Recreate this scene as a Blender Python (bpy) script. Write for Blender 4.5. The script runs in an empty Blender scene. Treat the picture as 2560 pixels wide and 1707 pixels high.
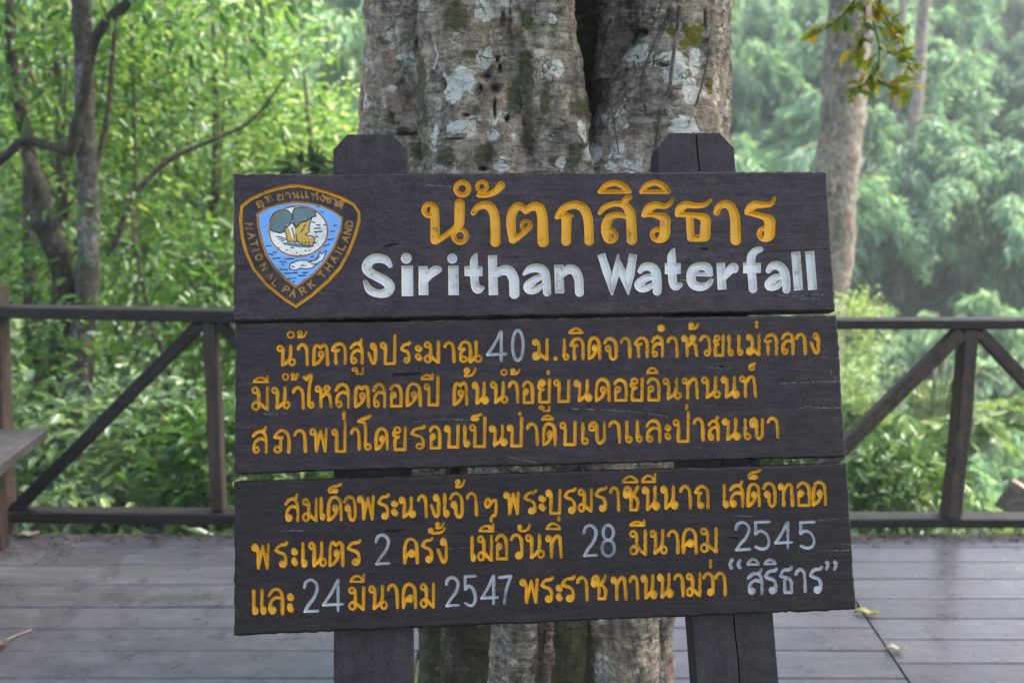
import bpy, math, random
import numpy as np
from mathutils import Vector, Matrix, noise as mnoise
random.seed(7); rng = np.random.default_rng(7)
R = math.radians
SC = bpy.context.scene
COL = SC.collection

# ------------------------------------------------------------------ camera
PITCH = 9.5
CAMZ = 1.6
cam_d = bpy.data.cameras.new("camera"); cam = bpy.data.objects.new("camera", cam_d); COL.objects.link(cam)
cam.location = (0, 0, CAMZ); cam.rotation_euler = (R(90 - PITCH), 0, 0)
cam_d.sensor_width = 36; cam_d.lens = 36; cam_d.clip_start = 0.05; cam_d.clip_end = 500
cam_d.dof.use_dof = True; cam_d.dof.focus_distance = 2.03; cam_d.dof.aperture_fstop = 3.3
SC.camera = cam
# ------------------------------------------------------------------ sky, sun, exposure
SUN_EL, SUN_AZ = 56, 72           # elevation; azimuth clockwise from +Y (the right, a little ahead)
w = bpy.data.worlds.new("World"); SC.world = w; w.use_nodes = True
nt = w.node_tree; bg = nt.nodes["Background"]
sky = nt.nodes.new("ShaderNodeTexSky"); sky.sky_type = 'NISHITA'; sky.sun_disc = False
sky.sun_elevation = R(SUN_EL); sky.sun_rotation = R(SUN_AZ); sky.air_density = 1.0; sky.dust_density = 4.0; sky.ozone_density = 0.6
nt.links.new(sky.outputs[0], bg.inputs[0]); bg.inputs[1].default_value = 0.15
sun_d = bpy.data.lights.new("sun", 'SUN'); sun = bpy.data.objects.new("sun", sun_d); COL.objects.link(sun)
sun_d.energy = 2.7; sun_d.angle = R(12); sun_d.color = (1.0, 0.95, 0.86)
sd = Vector((math.sin(R(SUN_AZ)) * math.cos(R(SUN_EL)), math.cos(R(SUN_AZ)) * math.cos(R(SUN_EL)), math.sin(R(SUN_EL))))
sun.rotation_euler = sd.to_track_quat('Z', 'Y').to_euler(); sun.location = (20, 12, 40)
SC.view_settings.view_transform = 'Standard'; SC.view_settings.look = 'None'
SC.view_settings.exposure = 2.42; SC.view_settings.gamma = 1; SC.view_settings.use_curve_mapping = False
cy = SC.cycles
cy.use_denoising = True
cy.max_bounces = 6; cy.diffuse_bounces = 3; cy.glossy_bounces = 2; cy.transmission_bounces = 3; cy.transparent_max_bounces = 8; cy.volume_bounces = 0
cy.sample_clamp_indirect = 4

# ------------------------------------------------------------------ camera geometry (photo pixels <-> world)
F, CX, CYY = 2560.0, 1280.0, 853.5
sp, cp = math.sin(R(PITCH)), math.cos(R(PITCH))
RC = np.array([[1, 0, 0], [0, -sp, -cp], [0, cp, -sp]])
CAM = np.array([0, 0, CAMZ])
DSP = 2560 / 2352.0
def U(dx, dy, depth):
    """point of the place seen at view pixel (2352 wide) whose ground distance is depth"""
    d = RC.T @ np.array([(dx * DSP - CX) / F, (dy * DSP - CYY) / F, 1.0])
    return Vector(CAM + d * (depth / d[1]))
def UZ(dx, dy, z):
    d = RC.T @ np.array([(dx * DSP - CX) / F, (dy * DSP - CYY) / F, 1.0])
    return Vector(CAM + d * ((z - CAMZ) / d[2]))

# ------------------------------------------------------------------ object helpers
def tag(o, label=None, cat=None, group=None, kind=None):
    if label: o['label'] = label
    if cat: o['category'] = cat
    if group: o['group'] = group
    if kind: o['kind'] = kind
    return o
def empty(name, loc=(0, 0, 0), **k):
    o = bpy.data.objects.new(name, None); COL.objects.link(o); o.location = loc; o.empty_display_size = 0.1
    return tag(o, **k)
def link(name, me, mats, parent=None):
    for m in (mats if isinstance(mats, (list, tuple)) else [mats]): me.materials.append(m)
    o = bpy.data.objects.new(name, me); COL.objects.link(o)
    if parent is not None: o.parent = parent
    return o
def np_mesh(name, verts, faces, mats, parent=None, smooth=False, mi=None, attrs=None):
    """faces: (n,k) array, all of one size"""
    verts = np.asarray(verts, np.float32); faces = np.asarray(faces, np.int32)
    me = bpy.data.meshes.new(name)
    n, k = faces.shape
    me.vertices.add(len(verts)); me.vertices.foreach_set("co", verts.ravel())
    me.loops.add(n * k); me.loops.foreach_set("vertex_index", faces.ravel())
    me.polygons.add(n); me.polygons.foreach_set("loop_start", np.arange(0, n * k, k, dtype=np.int32))
    if smooth: me.polygons.foreach_set("use_smooth", np.ones(n, bool))
    if mi is not None: me.polygons.foreach_set("material_index", np.asarray(mi, np.int32))
    if attrs:
        for an, val in attrs.items():
            a = me.color_attributes.new(an, 'FLOAT_COLOR', 'POINT')
            a.data.foreach_set("color", np.asarray(val, np.float32).ravel())
    me.update(calc_edges=True); me.validate()
    return link(name, me, mats, parent)
class MB:
    """collects boxes, bars and tubes, then links them as ONE mesh object"""
    def __init__(s): s.v = []; s.f = []
    def add(s, vs, fs):
        b = len(s.v); s.v += [tuple(v) for v in vs]; s.f += [tuple(i + b for i in f) for f in fs]
    def bar(s, a, b, wd, th, up=(0, 0, 1), bev=0.006, rough=0.0, taper=1.0, seg=6):
        """squared timber from a to b; wd across, th along 'up'; chamfered long edges"""
        a = Vector(a); b = Vector(b); d = (b - a).normalized(); up = Vector(up)
        x = d.cross(up).normalized(); z = x.cross(d).normalized()
        prof = []
        for sx, sz in ((1, 1), (-1, 1), (-1, -1), (1, -1)):
            hx, hz = wd / 2, th / 2
            p1 = (sx * (hx - bev), sz * hz); p2 = (sx * hx, sz * (hz - bev))
            prof += [p2, p1] if sx * sz > 0 else [p1, p2]
        k = len(prof); vs = []
        for i in range(seg + 1):
            t = i / seg; c = a.lerp(b, t); q = 1 + (taper - 1) * t
            jx = random.uniform(-rough, rough); jz = random.uniform(-rough, rough); js = 1 + random.uniform(-rough, rough) * 6
            for px, pz in prof: vs.append(c + x * (px * q * js + jx) + z * (pz * q * js + jz))
        fs = [(i * k + j, i * k + (j + 1) % k, (i + 1) * k + (j + 1) % k, (i + 1) * k + j) for i in range(seg) for j in range(k)]
        fs += [tuple(range(k))[::-1], tuple(seg * k + j for j in range(k))]
        s.add(vs, fs); return s
    def tube(s, pts, rad, n=8, wob=0.0):
        pts = [Vector(p) for p in pts]
        P = []; RR = []
        for i in range(len(pts) - 1):                    # Catmull-Rom
            p0, p1, p2, p3 = pts[max(i - 1, 0)], pts[i], pts[i + 1], pts[min(i + 2, len(pts) - 1)]
            for q in range(6):
                t = q / 6
                P.append(0.5 * ((2 * p1) + (p2 - p0) * t + (2 * p0 - 5 * p1 + 4 * p2 - p3) * t * t + (3 * p1 - p0 - 3 * p2 + p3) * t ** 3))
                RR.append(rad[i] + (rad[i + 1] - rad[i]) * t)
        P.append(pts[-1]); RR.append(rad[-1])
        vs = []; ref = Vector((0.31, 0.17, 0.93))
        for i, p in enumerate(P):
            d = (P[min(i + 1, len(P) - 1)] - P[max(i - 1, 0)]).normalized()
            x = d.cross(ref)
            if x.length < 0.1: x = d.cross(Vector((1, 0, 0)))
            x.normalize(); y = d.cross(x)
            for j in range(n):
                a = 2 * math.pi * j / n
                r = RR[i] * (1 + wob * mnoise.noise(p * 9 + Vector((math.cos(a), math.sin(a), 0)) * 0.8))
                vs.append(p + (x * math.cos(a) + y * math.sin(a)) * r)
        m = len(P)
        fs = [(i * n + j, i * n + (j + 1) % n, (i + 1) * n + (j + 1) % n, (i + 1) * n + j) for i in range(m - 1) for j in range(n)]
        fs += [tuple(range(n))[::-1], tuple((m - 1) * n + j for j in range(n))]
        s.add(vs, fs); return s
    def build(s, name, mat, parent=None, smooth=False, org=None):
        me = bpy.data.meshes.new(name)
        o = Vector(org) if org is not None else Vector((0, 0, 0))
        me.from_pydata([tuple(Vector(v) - o) for v in s.v], [], s.f); me.update()
        if smooth: me.polygons.foreach_set("use_smooth", np.ones(len(me.polygons), bool))
        ob = link(name, me, mat, parent)
        if org is not None and parent is None: ob.location = o
        return ob

# ------------------------------------------------------------------ materials
def mat(name):
    m = bpy.data.materials.new(name); m.use_nodes = True
    return m, m.node_tree, m.node_tree.nodes["Principled BSDF"]
def N(t, kind, **k):
    n = t.nodes.new(kind)
    for a, b in k.items():
        if a in n.inputs: n.inputs[a].default_value = b
        else: setattr(n, a, b)
    return n
def coords(t, scale=(1, 1, 1), loc=(0, 0, 0), src='Object', rot=(0, 0, 0)):
    tc = N(t, "ShaderNodeTexCoord"); mp = N(t, "ShaderNodeMapping")
    mp.inputs['Scale'].default_value = scale; mp.inputs['Location'].default_value = loc; mp.inputs['Rotation'].default_value = rot
    t.links.new(tc.outputs[src], mp.inputs[0]); return mp.outputs[0]
def nz(t, vec, scale, detail=4, rough=0.55, dist=0.0):
    n = N(t, "ShaderNodeTexNoise"); n.inputs['Scale'].default_value = scale; n.inputs['Detail'].default_value = detail
    n.inputs['Roughness'].default_value = rough; n.inputs['Distortion'].default_value = dist
    t.links.new(vec, n.inputs['Vector']); return n.outputs[0]
def ramp(t, fac, stops):
    r = N(t, "ShaderNodeValToRGB"); e = r.color_ramp.elements
    while len(e) < len(stops): e.new(0.5)
    for i, (p, c) in enumerate(stops):
        e[i].position = p; e[i].color = (c, c, c, 1) if isinstance(c, (int, float)) else (*c, 1)
    t.links.new(fac, r.inputs[0]); return r.outputs[0]
def mix(t, fac, a, b, mode='MIX'):
    m = N(t, "ShaderNodeMix", data_type='RGBA', blend_type=mode)
    for i, v in ((0, fac), (6, a), (7, b)):
        if hasattr(v, 'links'): t.links.new(v, m.inputs[i])
        else: m.inputs[i].default_value = v if i == 0 else ((v, v, v, 1) if isinstance(v, (int, float)) else (*v, 1))
    return m.outputs[2]
def math_(t, op, a, b=None):
    m = N(t, "ShaderNodeMath", operation=op)
    for i, v in ((0, a), (1, b)):
        if v is None: continue
        if hasattr(v, 'links'): t.links.new(v, m.inputs[i])
        else: m.inputs[i].default_value = v
    return m.outputs[0]
def bump(t, b, h, strength=0.3, dist=0.01):
    n = N(t, "ShaderNodeBump"); n.inputs['Strength'].default_value = strength; n.inputs['Distance'].default_value = dist
    t.links.new(h, n.inputs['Height']); t.links.new(n.outputs[0], b.inputs['Normal']); return n

def wood(name, dark, light, grain, rough=0.6, seed=0.0, island=0.0, speck=None, bs=0.25, mott=1.0, spec=0.3):
    """weathered stained timber; grain = scale vector (small along the fibres)"""
    m, t, b = mat(name)
    v = coords(t, grain, (seed, seed * 1.7, seed * .6)); v2 = coords(t, (1, 1, 1), (seed, 0, seed))
    fine = nz(t, v, 6.0, 8, 0.7, 0.3); broad = nz(t, v2, 7.0, 4, 0.6); streak = nz(t, v, 1.6, 4, 0.6, 0.6)
    c = mix(t, ramp(t, fine, [(0.3, 0), (0.72, 1)]), dark, light)
    c = mix(t, ramp(t, streak, [(0.42, 0), (0.66, 0.55)]), c, [x * 1.35 for x in light])
    c = mix(t, ramp(t, broad, [(0.35, 0.5), (0.65, 0)]), c, [x * 0.62 for x in dark])
    sc = nz(t, coords(t, (grain[0] * .5, grain[1] * 2, grain[2] * 2), (seed, 3, 1)), 9.0, 2, 0.5)
    c = mix(t, ramp(t, sc, [(0.70, 0), (0.76, 0.5)]), c, speck or [x * 2.4 for x in light])
    mot = nz(t, coords(t, (1, 1, 1), (seed, 5, 2)), 160, 4, 0.75); blot = nz(t, coords(t, (1, 1.0, 1.6), (seed, 9, 2)), 26, 5, 0.7)
    c = mix(t, 1.0, c, ramp(t, mot, [(0.3, 1 - .45 * mott), (0.7, 1 + .5 * mott)]), 'MULTIPLY')
    c = mix(t, 1.0, c, ramp(t, blot, [(0.32, 1 - .34 * mott), (0.68, 1 + .36 * mott)]), 'MULTIPLY')
    c = mix(t, ramp(t, mot, [(0.70, 0), (0.76, 0.45)]), c, [x * 3.2 for x in light])
    if island:
        g = N(t, "ShaderNodeNewGeometry")
        c = mix(t, 1.0, c, ramp(t, g.outputs['Random Per Island'], [(0, 1 - island), (1, 1 + island)]), 'MULTIPLY')
    t.links.new(c, b.inputs['Base Color'])
    t.links.new(ramp(t, broad, [(0.3, rough - .14), (0.7, rough + .12)]), b.inputs['Roughness'])
    h = math_(t, 'ADD', fine, math_(t, 'MULTIPLY', streak, 0.8))
    bump(t, b, h, bs, 0.004)
    b.inputs['Specular IOR Level'].default_value = spec
    return m
GX = (3.5, 30, 42)
M = {}
M['board1'] = wood('stained_wood_title', (0.0205, 0.0131, 0.0153), (0.0345, 0.0230, 0.0258), GX, 0.55, 1.0, bs=.16, mott=1.3, spec=.17)
M['board2'] = wood('stained_wood_middle', (0.0142, 0.0088, 0.0101), (0.0245, 0.0158, 0.0175), GX, 0.55, 4.0, bs=.16, mott=1.3, spec=.17)
M['board3'] = wood('stained_wood_bottom', (0.0090, 0.0054, 0.0058), (0.0172, 0.0108, 0.0113), GX, 0.55, 8.0, bs=.16, mott=1.3, spec=.17)
M['post'] = wood('stained_wood_post', (0.0200, 0.0135, 0.0150), (0.033, 0.0235, 0.0255), (30, 30, 3), 0.6, 2.0, bs=.10, spec=.18)
M['rail'] = wood('rail_wood', (0.0095, 0.0062, 0.0047), (0.026, 0.0187, 0.0143), (2, 22, 22), 0.65, 3.0, bs=0.4)
M['railpost'] = wood('rail_post_wood', (0.027, 0.0165, 0.0115), (0.072, 0.048, 0.034), (22, 22, 2), 0.7, 5.0, bs=0.5)
M['deck'] = wood('deck_wood', (0.074, 0.070, 0.076), (0.104, 0.098, 0.106), (1.2, 14, 14), 0.35, 6.0, mott=.5, island=0.16, speck=(0.10, 0.094, 0.092), bs=0.08)
M['bench'] = wood('bench_wood', (0.040, 0.034, 0.032), (0.085, 0.075, 0.071), (20, 2, 20), 0.55, 9.0)
M['scratch'] = wood('scratched_pale_wood', (0.10, 0.095, 0.095), (0.17, 0.165, 0.165), GX, 0.7, 3.0)
M['oldplank'] = wood('bleached_plank_wood', (0.10, 0.075, 0.055), (0.23, 0.18, 0.14), (3, 20, 20), 0.7, 11.0)

def paint(name, col, worn, wornat=0.62, rough=0.38):
    m, t, b = mat(name)
    v = coords(t)
    n = nz(t, v, 90, 5, 0.65); n2 = nz(t, v, 14, 3, 0.6)
    c = mix(t, ramp(t, n2, [(0.35, 0), (0.7, 1)]), col, [x * 0.78 for x in col])
    k = math_(t, 'ADD', math_(t, 'MULTIPLY', n, 0.7), math_(t, 'MULTIPLY', n2, 0.5))
    c = mix(t, ramp(t, k, [(wornat + .08, 0), (wornat + .16, 0.8)]), c, worn)
    t.links.new(c, b.inputs['Base Color']); b.inputs['Roughness'].default_value = rough
    b.inputs['Specular IOR Level'].default_value = 0.3
    bump(t, b, n, 0.12, 0.002); return m
M['yellow'] = paint('yellow_paint', (0.66, 0.315, 0.005), (0.17, 0.09, 0.018), 0.60)
M['gold'] = paint('old_gold_paint', (0.55, 0.26, 0.008), (0.15, 0.08, 0.02), 0.58)
M['white'] = paint('white_paint', (0.57, 0.535, 0.505), (0.26, 0.24, 0.21), 0.58)
M['digit'] = paint('white_number_paint', (0.42, 0.405, 0.41), (0.13, 0.165, 0.17), 0.58)
M['ochreline'] = paint('ochre_line_paint', (0.36, 0.155, 0.014), (0.12, 0.06, 0.02), 0.56)
M['browntext'] = paint('brown_letter_paint', (0.34, 0.17, 0.035), (0.07, 0.045, 0.03), 0.54)
M['blue'] = paint('blue_paint', (0.125, 0.27, 0.54), (0.09, 0.18, 0.36), 0.66)
M['green'] = paint('green_paint', (0.085, 0.13, 0.13), (0.03, 0.05, 0.05), 0.62)
M['ochre'] = paint('ochre_paint', (0.42, 0.26, 0.03), (0.55, 0.50, 0.42), 0.60)
M['ink'] = paint('dark_line_paint', (0.012, 0.014, 0.018), (0.05, 0.05, 0.05), 0.75)

def leafmat(name, cols, trans=0.45, rough=0.38, tcol=None, spec=0.5):
    m, t, b = mat(name)
    g = N(t, "ShaderNodeNewGeometry")
    c = ramp(t, g.outputs['Random Per Island'], [(i / (len(cols) - 1), k) for i, k in enumerate(cols)])
    oi = N(t, "ShaderNodeObjectInfo")
    c = mix(t, 1.0, c, ramp(t, oi.outputs['Random'], [(0, (0.78, 0.82, 0.9)), (1, (1.2, 1.15, 1.0))]), 'MULTIPLY')
    t.links.new(c, b.inputs['Base Color']); b.inputs['Roughness'].default_value = rough; b.inputs['Specular IOR Level'].default_value = spec
    tr = N(t, "ShaderNodeBsdfTranslucent")
    t.links.new(mix(t, 1.0, c, tcol or (1.25, 1.36, 0.75), 'MULTIPLY'), tr.inputs[0])
    ms = N(t, "ShaderNodeMixShader"); ms.inputs[0].default_value = trans
    t.links.new(b.outputs[0], ms.inputs[1]); t.links.new(tr.outputs[0], ms.inputs[2])
    t.links.new(ms.outputs[0], t.nodes["Material Output"].inputs[0]); return m
M['leaf_bright'] = leafmat('bright_broad_leaf', [(0.04, 0.095, 0.026), (0.085, 0.175, 0.045), (0.14, 0.25, 0.065), (0.21, 0.32, 0.10), (0.31, 0.35, 0.12)], 0.42)
M['leaf_mid'] = leafmat('mid_broad_leaf', [(0.035, 0.09, 0.02), (0.07, 0.15, 0.03), (0.12, 0.21, 0.045)], 0.42)
M['leaf_cool'] = leafmat('understory_leaf', [(0.055, 0.10, 0.05), (0.10, 0.165, 0.09), (0.16, 0.235, 0.14), (0.20, 0.29, 0.09)], 0.3, 0.35)
M['leaf_glossy'] = leafmat('glossy_shrub_leaf', [(0.06, 0.11, 0.03), (0.10, 0.17, 0.05), (0.17, 0.24, 0.09)], 0.3, 0.42)
M['leaf_lime'] = leafmat('lime_leaf', [(0.14, 0.21, 0.08), (0.21, 0.28, 0.12), (0.30, 0.36, 0.19)], 0.45)
M['leaf_olive'] = leafmat('olive_leaf', [(0.07, 0.10, 0.010), (0.12, 0.16, 0.014), (0.18, 0.19, 0.018), (0.26, 0.15, 0.012), (0.32, 0.31, 0.03)], 0.5)
M['leaf_dark'] = leafmat('dark_leaf', [(0.018, 0.04, 0.012), (0.035, 0.07, 0.02), (0.05, 0.10, 0.02)], 0.3)
M['bamboo'] = leafmat('bamboo_leaf', [(0.13, 0.26, 0.15), (0.23, 0.39, 0.24), (0.36, 0.51, 0.34)], 0.4, 0.4, (1.3, 1.3, 0.8))
M['bamboo_dark'] = leafmat('dark_bamboo_leaf', [(0.06, 0.14, 0.09), (0.10, 0.20, 0.135), (0.15, 0.26, 0.17)], 0.35, 0.4, (1.3, 1.3, 0.8))

def bark(name, base, dark, lich, amount=0.5, scale=1.0, horiz=True, attr=False):
    m, t, b = mat(name)
    v = coords(t, (6 * scale, 6 * scale, (19 if horiz else 2) * scale)); v1 = coords(t, (scale, scale, scale)); vv = coords(t, (9 * scale, 9 * scale, 1.6 * scale))
    wr = nz(t, v, 3.6, 10, 0.74, 0.25); big = nz(t, v1, 3.4, 5, 0.6, 0.3); med = nz(t, v1, 14, 6, 0.65, 0.4); fine = nz(t, v1, 70, 6, 0.7); vert = nz(t, vv, 1.5, 6, 0.65)
    c = mix(t, ramp(t, wr, [(0.38, 0), (0.60, 1)]), dark, base)
    c = mix(t, ramp(t, vert, [(0.30, 0.65), (0.52, 0)]), c, [x * 0.55 for x in dark])
    c = mix(t, ramp(t, big, [(0.45, 0), (0.62, 0.5)]), c, (base[0] * 1.15, base[1] * .86, base[2] * .72))
    lk = math_(t, 'ADD', math_(t, 'MULTIPLY', med, 0.65), math_(t, 'MULTIPLY', big, 0.45))
    ls = ramp(t, lk, [(0.62 - amount * .12, 0), (0.66 - amount * .12, 1)])
    vo = N(t, "ShaderNodeTexVoronoi", feature='DISTANCE_TO_EDGE'); vo.inputs['Scale'].default_value = 30 * scale
    dv = N(t, "ShaderNodeVectorMath", operation='MULTIPLY_ADD'); dv.inputs[1].default_value = (0.05,) * 3
    tn = N(t, "ShaderNodeTexNoise"); tn.inputs['Scale'].default_value = 20; t.links.new(v1, tn.inputs['Vector'])
    t.links.new(tn.outputs[1], dv.inputs[0]); t.links.new(v1, dv.inputs[2]); t.links.new(dv.outputs[0], vo.inputs['Vector'])
    crack = ramp(t, vo.outputs['Distance'], [(0.0, 1), (0.05, 0)])
    crm = math_(t, 'MULTIPLY', crack, ramp(t, med, [(0.48, 0), (0.60, 1)]))
    ls2 = math_(t, 'MULTIPLY', ls, ramp(t, fine, [(0.36, 0), (0.55, 1)]))
    c = mix(t, math_(t, 'MULTIPLY', ls2, 0.85), c, lich)
    blo = nz(t, coords(t, (scale, scale, scale * .7), (7, 2, 4)), 24, 8, 0.75, 0.3)
    c = mix(t, 1.0, c, ramp(t, blo, [(0.30, (0.20, 0.185, 0.17)), (0.47, (0.80, 0.79, 0.78)), (0.68, (1.70, 1.66, 1.58))]), 'MULTIPLY')
    if attr:
        at = N(t, "ShaderNodeVertexColor", layer_name="patch"); sx = N(t, "ShaderNodeSeparateColor"); t.links.new(at.outputs[0], sx.inputs[0])
        med2 = math_(t, 'ADD', math_(t, 'MULTIPLY', med, 0.55), math_(t, 'MULTIPLY', nz(t, coords(t, (1, 1, 1.5), (3, 1, 7)), 42, 5, 0.7, 0.6), 0.45))
        def patch(ch, lo, hi):
            return ramp(t, math_(t, 'ADD', sx.outputs[ch], math_(t, 'MULTIPLY', math_(t, 'SUBTRACT', med2, 0.5), 3.0)), [(lo, 0), (hi, 1)])
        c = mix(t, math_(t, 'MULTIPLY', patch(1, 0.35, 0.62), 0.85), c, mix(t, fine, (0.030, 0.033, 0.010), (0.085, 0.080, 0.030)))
        c = mix(t, math_(t, 'MULTIPLY', patch(0, 0.42, 0.52), 0.92), c, mix(t, fine, [x * .75 for x in lich], [x * 1.15 for x in lich]))
        c = mix(t, patch(2, 0.42, 0.52), c, mix(t, fine, (0.06, 0.055, 0.008), (0.24, 0.19, 0.02)))
    c = mix(t, math_(t, 'MULTIPLY', crm, 0.8), c, [x * .3 for x in dark])
    c = mix(t, math_(t, 'MULTIPLY', ramp(t, fine, [(0.58, 0), (0.68, 1)]), 0.75), c, [x * .45 for x in dark])
    t.links.new(c, b.inputs['Base Color']); b.inputs['Roughness'].default_value = 0.8; b.inputs['Specular IOR Level'].default_value = 0.25
    h = math_(t, 'ADD', math_(t, 'MULTIPLY', wr, 0.7), math_(t, 'ADD', math_(t, 'MULTIPLY', med, 0.8), math_(t, 'MULTIPLY', fine, 0.35)))
    h = math_(t, 'SUBTRACT', h, math_(t, 'MULTIPLY', crm, 0.5))
    bump(t, b, h, 0.9, 0.03); return m
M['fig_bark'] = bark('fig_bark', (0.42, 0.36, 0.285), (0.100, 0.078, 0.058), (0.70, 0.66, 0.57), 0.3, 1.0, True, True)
M['lichen_bark'] = bark('lichen_bark', (0.14, 0.125, 0.105), (0.05, 0.044, 0.036), (0.33, 0.34, 0.31), 0.5, 1.2)
M['dark_bark'] = bark('dark_bark', (0.070, 0.064, 0.046), (0.026, 0.023, 0.016), (0.17, 0.17, 0.13), 0.25, 1.2, False)
M['tall_bark'] = bark('tall_bark', (0.27, 0.225, 0.185), (0.09, 0.074, 0.06), (0.40, 0.37, 0.33), 0.5, 0.9, False)
M['twig'] = bark('twig_bark', (0.13, 0.105, 0.08), (0.06, 0.048, 0.036), (0.24, 0.22, 0.18), 0.4, 1.5, False)
M['culm'] = bark('bamboo_culm', (0.16, 0.19, 0.09), (0.10, 0.12, 0.06), (0.25, 0.26, 0.17), 0.2, 0.5, False)

def simple(name, cols, scale, rough=0.8, bs=0.3, det=6):
    m, t, b = mat(name)
    n = nz(t, coords(t), scale, det, 0.62)
    t.links.new(ramp(t, n, [(0.28 + 0.44 * i / (len(cols) - 1), k) for i, k in enumerate(cols)]), b.inputs['Base Color'])
    b.inputs['Roughness'].default_value = rough; bump(t, b, n, bs, 0.05); return m
M['ground'] = simple('forest_floor', [(0.03, 0.035, 0.014), (0.05, 0.075, 0.02), (0.08, 0.12, 0.035)], 1.6, 0.9, 0.8)
M['litter'] = leafmat('dry_litter', [(0.05, 0.036, 0.026), (0.11, 0.078, 0.055), (0.20, 0.145, 0.10), (0.08, 0.06, 0.045)], 0.1, 0.7, (1.2, 1.0, 0.6), 0.2)
M['dryleaf'] = simple('yellow_dry_leaf', [(0.26, 0.20, 0.05), (0.38, 0.31, 0.09), (0.24, 0.16, 0.05)], 30, 0.6, 0.2)
M['paleleaf'] = simple('pale_dry_leaf', [(0.30, 0.24, 0.13), (0.38, 0.32, 0.20), (0.22, 0.16, 0.09)], 30, 0.6, 0.2)
M['nail'] = simple('nail_head', [(0.012, 0.010, 0.009), (0.04, 0.028, 0.02)], 60, 0.5, 0.1)
M['drytwig'] = simple('dry_twig', [(0.22, 0.15, 0.09), (0.38, 0.28, 0.18)], 25, 0.8, 0.3)


# ================================================================== GROUND AND DECK
def sstep(a, b, x): t = np.clip((x - a) / (b - a), 0, 1); return t * t * (3 - 2 * t)
def ground_z(x, y):
    x = np.asarray(x, float); y = np.asarray(y, float)
    s = sstep(-1.5, 3.0, x - 0.05 * (y - 5))
    left = -0.55 - 0.06 * np.clip(y - 5, 0, 12) + 0.33 * np.clip(y - 20, 0, 90)
    right = -0.75 - 0.42 * np.clip(y - 5.2, 0, 10) + 0.44 * np.clip(y - 19, 0, 90)
    z = left * (1 - s) + right * s + 0.12 * np.sin(x * 1.3 + 2) * np.cos(y * 0.9) + 0.6 * np.sin(x * .21) * np.sin(y * .17 + 1) * sstep(10, 25, y)
    return z
def gz(x, y): return float(ground_z(x, y))
gx_ = np.concatenate([np.linspace(-90, -14, 30)[:-1], np.linspace(-14, 22, 110), np.linspace(22, 110, 36)[1:]])
gy_ = np.concatenate([np.linspace(-20, 4, 14)[:-1], np.linspace(4, 26, 90), np.linspace(26, 110, 60)[1:]])
XX, YY = np.meshgrid(gx_, gy_); ZZ = ground_z(XX, YY)
nI = np.arange(XX.size).reshape(XX.shape)
gq = np.stack([nI[:-1, :-1], nI[:-1, 1:], nI[1:, 1:], nI[1:, :-1]], -1).reshape(-1, 4)
tag(np_mesh('ground', np.stack([XX, YY, ZZ], -1).reshape(-1, 3), gq, M['ground'], None, True), kind='structure')

# deck of broad boards, a mitred joint running down to the right of the sign
JA, JB = UZ(1985, 1410, 0), UZ(2090, 1568, 0)
def joint_x(y): return JA.x + (y - JA.y) / (JB.y - JA.y) * (JB.x - JA.x)
DECK_END = 4.37
mb = MB()
def plank(xa0, xa1, xb0, xb1, y0, y1, th=0.035):
    """xa*: ends along the near edge, xb*: along the far edge"""
    b = 0.004; seg = 8; vs = []
    for k in range(seg + 1):
        t = k / seg
        n0 = xa0 + (xa1 - xa0) * t; f0 = xb0 + (xb1 - xb0) * t
        wv = random.uniform(-.0012, .0012); h = random.uniform(-.0006, .0006)
        vs += [(n0, y0 + wv, -th), (n0, y0 + wv, -b), (n0, y0 + b + wv, h), (f0, y1 - b + wv, h), (f0, y1 + wv, -b), (f0, y1 + wv, -th)]
    fs = [(k * 6 + j, k * 6 + j + 1, (k + 1) * 6 + j + 1, (k + 1) * 6 + j) for k in range(seg) for j in range(5)]
    fs = [f[::-1] for f in fs] + [tuple(range(6))[::-1], tuple(seg * 6 + j for j in range(6))]
    mb.add(vs, fs)
ROWS_R = [DECK_END, 4.20, 4.035, 3.855, 3.665, 3.49, 3.322, 3.15, 2.975, 2.80, 2.62, 2.44, 2.26, 2.08, 1.9]
ROWS_L = [DECK_END, 4.19, 4.00, 3.80, 3.59, 3.415, 3.24, 3.05, 2.86, 2.68, 2.50, 2.31, 2.12, 1.94, 1.75]
HOLE = (-0.32, 0.47, 2.40, 3.24)         # the opening round the trunk
g = 0.003
def run(rows, left):
    for i in range(len(rows) - 1):
        y1, y0 = rows[i] - g, rows[i + 1] + g
        if i == 3 and left: y0 += 0.004
        jn, jf = joint_x(y0), joint_x(y1)
        if not left:
            e = 4.2; plank(jn + 0.004, e, jf + 0.004, e, y0, y1); continue
        s = -4.6
        if y1 > JA.y + 1.2 and False: pass
        if y1 < HOLE[2] or y0 > HOLE[3]:
            m_ = random.uniform(-2.6, -1.5) if i in (1, 5) else None
            if m_ is not None: plank(s, m_ - .002, s, m_ - .002, y0, y1); plank(m_ + .002, jn - .004, m_ + .002, jf - .004, y0, y1)
            else: plank(s, jn - .004, s, jf - .004, y0, y1)
        else:
            plank(s, HOLE[0], s, HOLE[0], y0, y1)
            if jf - .004 > HOLE[1]: plank(HOLE[1], max(jn - .004, HOLE[1] + .01), HOLE[1], jf - .004, y0, y1)
run(ROWS_L, True); run(ROWS_R, False)
for y in (2.0, 3.0, 4.2):                                   # bearers under the boards
    mb.bar((-4.6, y, -.095), (4.2, y, -.095), 0.08, 0.118, bev=.004, seg=2) if not HOLE[2] < y < HOLE[3] else (mb.bar((-4.6, y, -.095), (HOLE[0] - .02, y, -.095), 0.08, 0.118, bev=.004, seg=2), mb.bar((HOLE[1] + .02, y, -.095), (4.2, y, -.095), 0.08, 0.118, bev=.004, seg=2))
nh = MB()
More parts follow.
